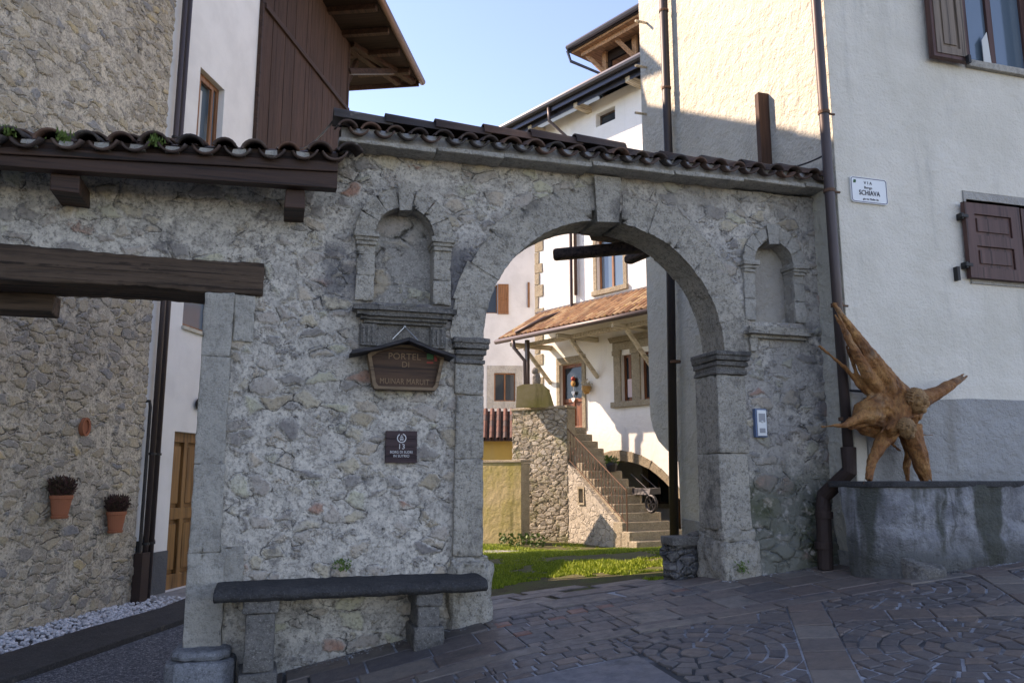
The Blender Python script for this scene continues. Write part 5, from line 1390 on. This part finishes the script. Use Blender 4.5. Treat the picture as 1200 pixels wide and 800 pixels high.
m = MB(); m.tube([(bx0-.80, .3, lz0+.2), (bx0+3.4, .3, lz0+.2)], .09, 8); m.tube([(bx0-.8, .3, lz0+.1), (bx0-.75, .4, lz0-.25), (bx0-.05, 1.05, lz0-.75), (bx0-.05, 1.05, 13.2)], .05, 8); build(m, 'lantern_gutter', 'gutterdark', lan)
# tiled porch roof
PW = 1.7; pe = f(760, 366, PW)[1]; pl_ = f(584, 402, PW)[0]; pt = 6.62; PX1 = 6.6
pr = MB(); n = 36
dvec = Vector((0, PW, pt-pe))
ns = int((PX1-pl_)/.20)
for k in range(ns):
    for q in range(7):
        j = lambda a: random.uniform(-a, a)
        for cv, off in ((True, 0), (False, .10)):
            p = Vector((pl_+.08+k*.20+off+j(.01), -PW, pe+.07))+dvec*(q/7.0+j(.006))
            barrel(pr, p+Vector((0, 0, .035 if cv else .0)), dvec.normalized(), Vector((1, 0, 0)), Vector((0, -.5, 1)).normalized(), .075, .065, dvec.length/7*1.18, n=4, convex=cv, th=.014)
prf = build(pr, 'porch_roof', 'tile_o', ch)
m = MB(); m.v = [(pl_, -PW, pe), (PX1, -PW, pe), (PX1, 0, pt-.02), (-1.6, 0, pt-.02), (pl_, -PW, pe+.05), (PX1, -PW, pe+.05), (PX1, 0, pt+.03), (-1.6, 0, pt+.03)]
m.f = [(0, 3, 2, 1), (4, 5, 6, 7), (0, 1, 5, 4), (0, 4, 7, 3)]; build(m, 'porch_deck', 'rafter_w', prf)
m = MB(); m.tube([(pl_-.05, -PW-.06, pe+.02), (PX1, -PW-.06, pe+.02)], .07, 10); build(m, 'gutter', 'pipe', prf, smooth=True)
m = MB(); m.beam((-1.6, -.03, pt+.13), (PX1, -.03, pt+.13), .06, .05); build(m, 'flashing', 'pipe', prf)
for s in (-.95, 1.05, 3.15, 5.2):
    m = MB(); m.beam((s, 0, pe-.05), (s, -PW+.1, pe-.10), .13, .15, w2=.11, h2=.12, j=.006); m.beam((s, 0, pe-1.15), (s, -PW*.62, pe-.15), .09, .11); build(m, 'porch_bracket', 'rafter_w', prf, bevel=.015)
m = MB(); m.beam((pl_+.05, -PW*.62, pe-.08), (PX1, -PW*.62, pe-.08), .12, .12)
build(m, 'porch_beam', 'rafter_w', prf, bevel=.015)
m = MB(); xx = f(603, 410, PW)[0]; m.tube([(xx, -PW-.06, pe), (xx+.02, -PW-.04, pe-.25), (xx+.28, -PW+.15, pe-.65), (xx+.30, -PW+.18, 3.4)], .055, 10); build(m, 'porch_drainpipe', 'pipe', prf, smooth=True)
m = MB(); xx = f(618, 430, PW*.8)[0]; m.box(xx-.05, xx+.05, -PW*.8-.05, -PW*.8+.05, 3.4, pe); build(m, 'porch_post', 'pipe', prf)

# ================================================================ STAIR, YARD WALLS
A0 = Vector((1.42, 21.1, 0)); B0 = Vector((2.62, 18.95, 0)); e_ = (B0-A0).normalized(); SF = Frame((A0.x, A0.y), math.degrees(math.atan2(e_.y, e_.x)))
LEN = (B0-A0).length                                   # local x down the stair, +y towards the house
st = thing('stone_staircase', 'outside stone staircase with rubble side and iron railing climbing to the red door', 'staircase', SF, (1, 0, 0))
m = MB(); m.prism([(-1.2, -.3), (LEN-.05, -.3), (LEN-.05, .34), (-.0, 1.98), (-1.0, 2.62), (-1.2, 2.62)], .0, .16, [rct(.55, .74, 1.0, 1.34)])
build(m, 'side_wall', 'stairwall', st)
m = MB(); m.prism(rct(.50, .79, .95, 1.39), -.03, .0, [rct(.55, .74, 1.0, 1.34)]); m.box(.54, .75, .10, .15, .99, 1.35); build(m, 'vent_opening', 'tufa', st)
m = MB(); NSTEP = 15
for k in range(NSTEP):
    top = .20+k*.198; x1 = LEN+.42-k*.262; wd = 1.25+max(0, (4-k))*.16
    ww = .14 if k > 2 else -.02
    m.prismz([(x1-.40 if k < NSTEP-1 else x1-1.3, ww), (x1-.04, ww), (x1, ww+.05), (x1-.02, wd-.15), (x1-.12, wd), (x1-.40 if k < NSTEP-1 else x1-1.3, wd)], -.2, top)
build(m, 'steps', 'tufa', st, bevel=.02)
# railing
rl_ = MB(); xa_, za_ = -.02, 2.04; xb_, zb_r = LEN-.02, .50
def rz(x): return za_+(zb_r-za_)*(x-xa_)/(xb_-xa_)
HR = .82
rl_.tube([(xa_, .03, rz(xa_)+HR), (xb_, .03, rz(xb_)+HR)], .016, 6); rl_.tube([(xa_, .03, rz(xa_)+.06), (xb_, .03, rz(xb_)+.06)], .012, 6)
rl_.tube([(xb_, .03, rz(xb_)+HR+.03), (xb_, .03, .0)], .018, 6); rl_.tube([(xa_, .03, rz(xa_)+HR), (xa_, .03, rz(xa_)-.2)], .016, 6)
ra_ = build(rl_, 'railing', 'rust', st)
k = 0; x = xa_+.13; bal = MB()
while x < xb_-.05:
    b2 = MB(); b2.tube([(x, .03, rz(x)+.06), (x, .03, rz(x)+HR)], .0085, 5); zc = rz(x)+.06+(.30 if k % 2 else .48)
    b2.ball((x, .03, zc), .028, 6, 5, (1, .6, 1.3)); b2.tube([(x-.05, .03, zc+.07), (x-.03, .03, zc+.02), (x+.03, .03, zc-.02), (x+.05, .03, zc-.07)], .006, 4)
    build(b2, 'baluster', 'rust', ra_); x += .135; k += 1
# landing block in rubble
lw = thing('landing_wall', 'tall rubble wall block under the stair landing in front of the porch', 'stone wall', Frame((1.44, 21.1), -38), (-.7, .1, 0))
m = MB().sheet(-1.80, 0, -.3, 3.42, .03, -.02); build(m, 'rubble_face', 'court', lw, smooth=True)
m = MB(); m.box(-1.79, -.005, .0, .38, -.3, 3.40); build(m, 'body', 'tufa', lw, bevel=.02)
m = MB(); m.box(-1.83, .03, -.06, .4, 3.40, 3.47, .006); build(m, 'coping', 'tufa', lw, bevel=.015)
pil = thing('mossy_pillar', 'stumpy mossy stone pillar on top of the landing wall beside the porch drainpipe', 'pillar', W, (.6, 21.6, 3.47))
x0 = P(606, 478, 21.5)[0]; x1 = P(648, 478, 21.5)[0]; zt = P(620, 452, 21.5)[2]
m = MB(); m.prism([(x0, 3.47), (x1, 3.47), (x1-.1, zt-.12), (x1-.3, zt+.02), (x0+.15, zt), (x0+.02, zt-.05)], 21.4, 21.75); build(m, 'block', 'mossy', pil, bevel=.03)
m = MB(); m.ball((P(629, 448, 21.5)[0], 21.55, zt+.16), .17, 10, 8, (.7, .7, 1.2), .08); m.ball((P(627, 440, 21.5)[0], 21.55, zt+.40), .09, 8, 6, (1, 1, 1.1), .08); build(m, 'carved_stone', 'granite_dark', pil)
# mossy garden wall
gwl = thing('mossy_wall', 'mossy yellowish garden wall on the left side of the yard', 'garden wall', Frame((.235, 20.2), -38), (-.8, 0, 0))
GM = Frame((-.95, 17.6), math.degrees(math.atan2(3.0, 1.22)))
zt = 1.98
m = MB().sheet(-2.2, .0, -.2, zt, .03, -.02); build(m, 'render_face', 'mossy', gwl, smooth=True)
m = MB(); m.box(-2.2, -.01, .0, .35, -.3, zt-.01); m.box(-2.25, .03, -.05, .4, zt-.0, zt+.07, .008); build(m, 'coping', 'tufa', gwl, bevel=.015)
# low outbuilding with tile roof and ochre wall
ob = thing('ochre_outbuilding', 'low outbuilding with ochre wall and brown clay tile roof behind the mossy wall', 'outbuilding', W, (-.2, 24.5, 0))
zt = P(580, 514, 24)[2]; zr = P(580, 478, 24)[2]
m = MB(); m.box(-1.6, .1, 24, 26, -.3, zt); build(m, 'wall', 'yellow', ob)
m = MB()
for k in range(9):
    for q in range(5):
        p = Vector((-1.6+k*.2, 23.7, zt-.05))+Vector((0, 1.0, (zr-zt)))*(q/5)
        dv = Vector((0, 1.0, zr-zt)).normalized()
        for cv, o in ((True, 0), (False, .1)): barrel(m, p+Vector((o, 0, .05 if cv else 0)), dv, Vector((1, 0, 0)), Vector((0, -.8, .6)), .075, .065, .32, n=4, convex=cv)
build(m, 'roof', 'tile_m', ob)
m = MB(); m.v = [(-1.7, 23.7, zt-.08), (.15, 23.7, zt-.08), (.15, 24.7, zr-.03), (-1.7, 24.7, zr-.03)]; m.f = [(0, 1, 2, 3)]; build(m, 'roof_deck', 'beamd', ob)
# pale house beyond
DF = Frame((0, 33.0), 4)
dh_ = thing('pale_house', 'pale shaded house with brown shutters, left of the quoined corner', 'house', DF, (-1, 0, 0))
def dd_(u, v, w=0): return DF.hit(u, v, -w)
q0x, q0z = dd_(579, 470); q1x, q1z = dd_(604, 437); lw1 = (q0x, q1x, q0z, q1z)
q0x, q0z = dd_(569, 367); q1x, q1z = dd_(583, 334); lw2 = (q0x-.45, q1x, q0z, q1z)
m = MB(); m.prism(rct(-2.4, 1.9, -.3, 12.4), 0, .4, [rct(*lw1), rct(*lw2)]); m.box(-2.4, 1.9, 4, 4.4, -.3, 12.4); m.box(-2.4, -2.0, .4, 4, -.3, 12.4); build(m, 'wall', 'housed', dh_)
m = MB(); m.v = [(-2.8, -.6, 12.35), (2.2, -.6, 12.35), (2.2, 2.2, 13.2), (-2.8, 2.2, 13.2), (-2.8, 5, 12.35), (2.2, 5, 12.35)]; m.f = [(0, 1, 2, 3), (3, 2, 5, 4)]; build(m, 'roof', 'tile_m', dh_)
m = MB(); e = .30; m.prism(rct(lw1[0]-e, lw1[1]+e, lw1[2]-e, lw1[3]+e), -.02, .02, [rct(*lw1)]); build(m, 'window_surround', 'oldrender', dh_)
window(dh_, *lw1, .1, 'frame', True, .05); window(dh_, *lw2, .1, 'frame', True, .05)
shutter(dh_, lw2[1]+.02, lw2[1]+.02+.44, lw2[2]-.03, lw2[3]+.03, -.02, 'frame', 2, fr_w=.05)
shutter(dh_, lw2[0]-.46, lw2[0]-.02, lw2[2]-.03, lw2[3]+.03, -.02, 'frame', 2, fr_w=.05)
s, z = dd_(620, 345); m = MB(); m.box(s-.06, s+.02, -.10, .0, z-.55, z+.5); build(m, 'shutter', 'frame', dh_)
# hose reel / cart wheel shape and pots on the stair
cw = thing('garden_cart', 'black garden cart with a small wheel left on the steps under the low arch', 'cart', SF, (LEN-.4, 1.0, .8))
def sp(x, y, z): return (x, y, z)
m = MB(); m.box(LEN-1.0, LEN-.35, .95, 1.35, 1.22, 1.36, .03); m.tube([(LEN-.4, 1.0, 1.3), (LEN-1.1, 1.0, 1.7)], .016, 6); m.tube([(LEN-.4, 1.3, 1.3), (LEN-1.1, 1.3, 1.7)], .016, 6); build(m, 'tray', 'black', cw, bevel=.02)
m = MB(); c = (LEN-.28, .95, 1.0)
m.tube([(c[0]+.19*math.cos(a*6.283/16), c[1], c[2]+.19*math.sin(a*6.283/16)) for a in range(17)], .035, 8); 
for a in range(3): m.tube([(c[0]+.18*math.cos(a*1.047), c[1], c[2]+.18*math.sin(a*1.047)), (c[0]-.18*math.cos(a*1.047), c[1], c[2]-.18*math.sin(a*1.047))], .012, 5)
build(m, 'wheel', 'black', cw)
pt2 = thing('dark_pot', 'round black pot with drooping dark plant standing higher on the steps behind the railing', 'pot', SF, (.9, .95, 1.6))
m = MB(); m.lathe([(.10, 0), (.15, .18), (.13, .24), (.02, .22)], (.9, .75, 1.75), 12); build(m, 'pot', 'black', pt2)
m = MB()
for k in range(160):
    a = random.uniform(0, 6.28); c = Vector((.9, .75, 1.98)); q = c+Vector((math.cos(a), math.sin(a), random.uniform(-.3, 1)))*random.uniform(.08, .2); m.quad(c.lerp(q, .5), q, q+Vector((random.uniform(-.06, .06), .03, .04)))
build(m, 'leaves', 'leaf', pt2)

# ================================================================ PLANTS
gr = MB(); rng = random.Random(3)
def blade(x, y, h, w, zz):
    a = rng.uniform(0, 6.283); dx, dy = math.cos(a)*w, math.sin(a)*w; lx, ly = rng.gauss(0, .35)*h, rng.gauss(0, .35)*h
    gr.quad((x-dx, y-dy, zz), (x+dx, y+dy, zz), (x+lx, y+ly, zz+h))
cnt = 0
while cnt < 78000:
    y = 7.0+(rng.random()**1.7)*13.5; x = rng.uniform(-.06*y-.3, .21*y+.2)
    s, d = GF.loc(x, y)
    if d < .62: continue
    n1 = mn.noise(Vector((x*.9, y*.45, 3)))+.35*mn.noise(Vector((x*4, y*3, 8)))
    pathw = abs(x-(1.15+.04*y))
    if n1+.25*mn.noise(Vector((x*7, y*5, 1))) < -.10 or (n1 < .10 and pathw < .35 and y > 9.6): continue
    blade(x, y, rng.uniform(.015, .055)*(1.15 if n1 > .2 else .75), .0045+.0006*y/2, gz(s, d)-.003); cnt += 1
tagit(build(gr, 'grass', 'grass', None), 'short yellow green grass of the courtyard beyond the arch', kind='stuff')
def weed(u, v, w, label, n, r, fr=GF):
    s, z = fr.hit(u, v, -w); m = MB()
    for k in range(n):
        a = random.uniform(0, 6.28); q = Vector((math.cos(a)*random.uniform(.2, 1)*r, -random.uniform(0, .6)*r, random.uniform(-.3, 1)*r)); c = Vector((s, -w, z))+q
        dq = Vector((random.uniform(-1, 1), random.uniform(-.5, .5), random.uniform(-.6, 1))).normalized()*.022; e = Vector((random.uniform(-1, 1), 0, random.uniform(-1, 1)))*.010
        m.quad(c, c+dq*.5+e, c+dq, c+dq*.5-e)
    tagit(build(m, 'weed', 'leaf', None, fr=fr, origin=(s, -w, z)), label, 'weed')
weed(400, 664, .02, 'small green weed growing from the wall just above the bench seat', 90, .06)
weed(868, 668, .10, 'mossy green weeds at the foot of the wall right of the arch', 70, .07)
m = MB()
for k in range(220):
    a = random.random(); s = -.4+a*.9; x = random.uniform(-.3, .75); y = 20.05-.35*x+random.uniform(-.35, 0); c = Vector((x, y, gw(x, y)+random.uniform(0, .28)))
    dq = Vector((random.uniform(-1, 1), random.uniform(-1, 1), random.uniform(-.2, 1))).normalized()*.09; e = Vector((random.uniform(-1, 1), 0, random.uniform(-1, 1)))*.04
    m.quad(c, c+dq*.5+e, c+dq, c+dq*.5-e)
tagit(build(m, 'nettle_clump', 'leaf', None, origin=(.3, 19.5, 0)), 'clump of leafy weeds at the foot of the mossy garden wall', 'weeds')

# ================================================================ LIGHT, SKY, CAMERA
Q, EL = R(68), R(36)                                   # sun stands ahead-left of the view
world = bpy.data.worlds.new('World'); scene.world = world; world.use_nodes = True
nt = world.node_tree; nt.nodes.clear()
sky = nt.nodes.new('ShaderNodeTexSky'); sky.sky_type = 'NISHITA'; sky.sun_disc = False; sky.sun_elevation = EL; sky.sun_rotation = -Q
sky.altitude = 1200; sky.air_density = 1.0; sky.dust_density = .15; sky.ozone_density = 4.5
bg = nt.nodes.new('ShaderNodeBackground'); bg.inputs[1].default_value = .15
wo = nt.nodes.new('ShaderNodeOutputWorld'); nt.links.new(sky.outputs[0], bg.inputs[0]); nt.links.new(bg.outputs[0], wo.inputs[0])
sl = bpy.data.lights.new('sun', 'SUN'); sl.energy = 3.3; sl.angle = R(.5); sl.color = (1, .94, .84)
so = bpy.data.objects.new('sun', sl); COL.objects.link(so)
sd = Vector((-math.sin(Q)*math.cos(EL), math.cos(Q)*math.cos(EL), math.sin(EL))); so.rotation_euler = sd.to_track_quat('Z', 'Y').to_euler(); so.location = (-20, 20, 30)
cam = bpy.data.cameras.new('camera'); co_ = bpy.data.objects.new('camera', cam); COL.objects.link(co_)
co_.location = (0, 0, EYE); co_.rotation_euler = (R(90)+TH, 0, 0); cam.sensor_width = 36; cam.lens = 36*FOC/1200; cam.clip_start = .05; cam.clip_end = 3000
scene.camera = co_
scene.view_settings.view_transform = 'Standard'; scene.view_settings.look = 'None'; scene.view_settings.exposure = 1.60; scene.view_settings.gamma = 1
scene.view_settings.use_curve_mapping = False
scene.view_settings.use_white_balance = True; scene.view_settings.white_balance_temperature = 8400; scene.view_settings.white_balance_tint = 27
scene.cycles.max_bounces = 8; scene.cycles.diffuse_bounces = 5
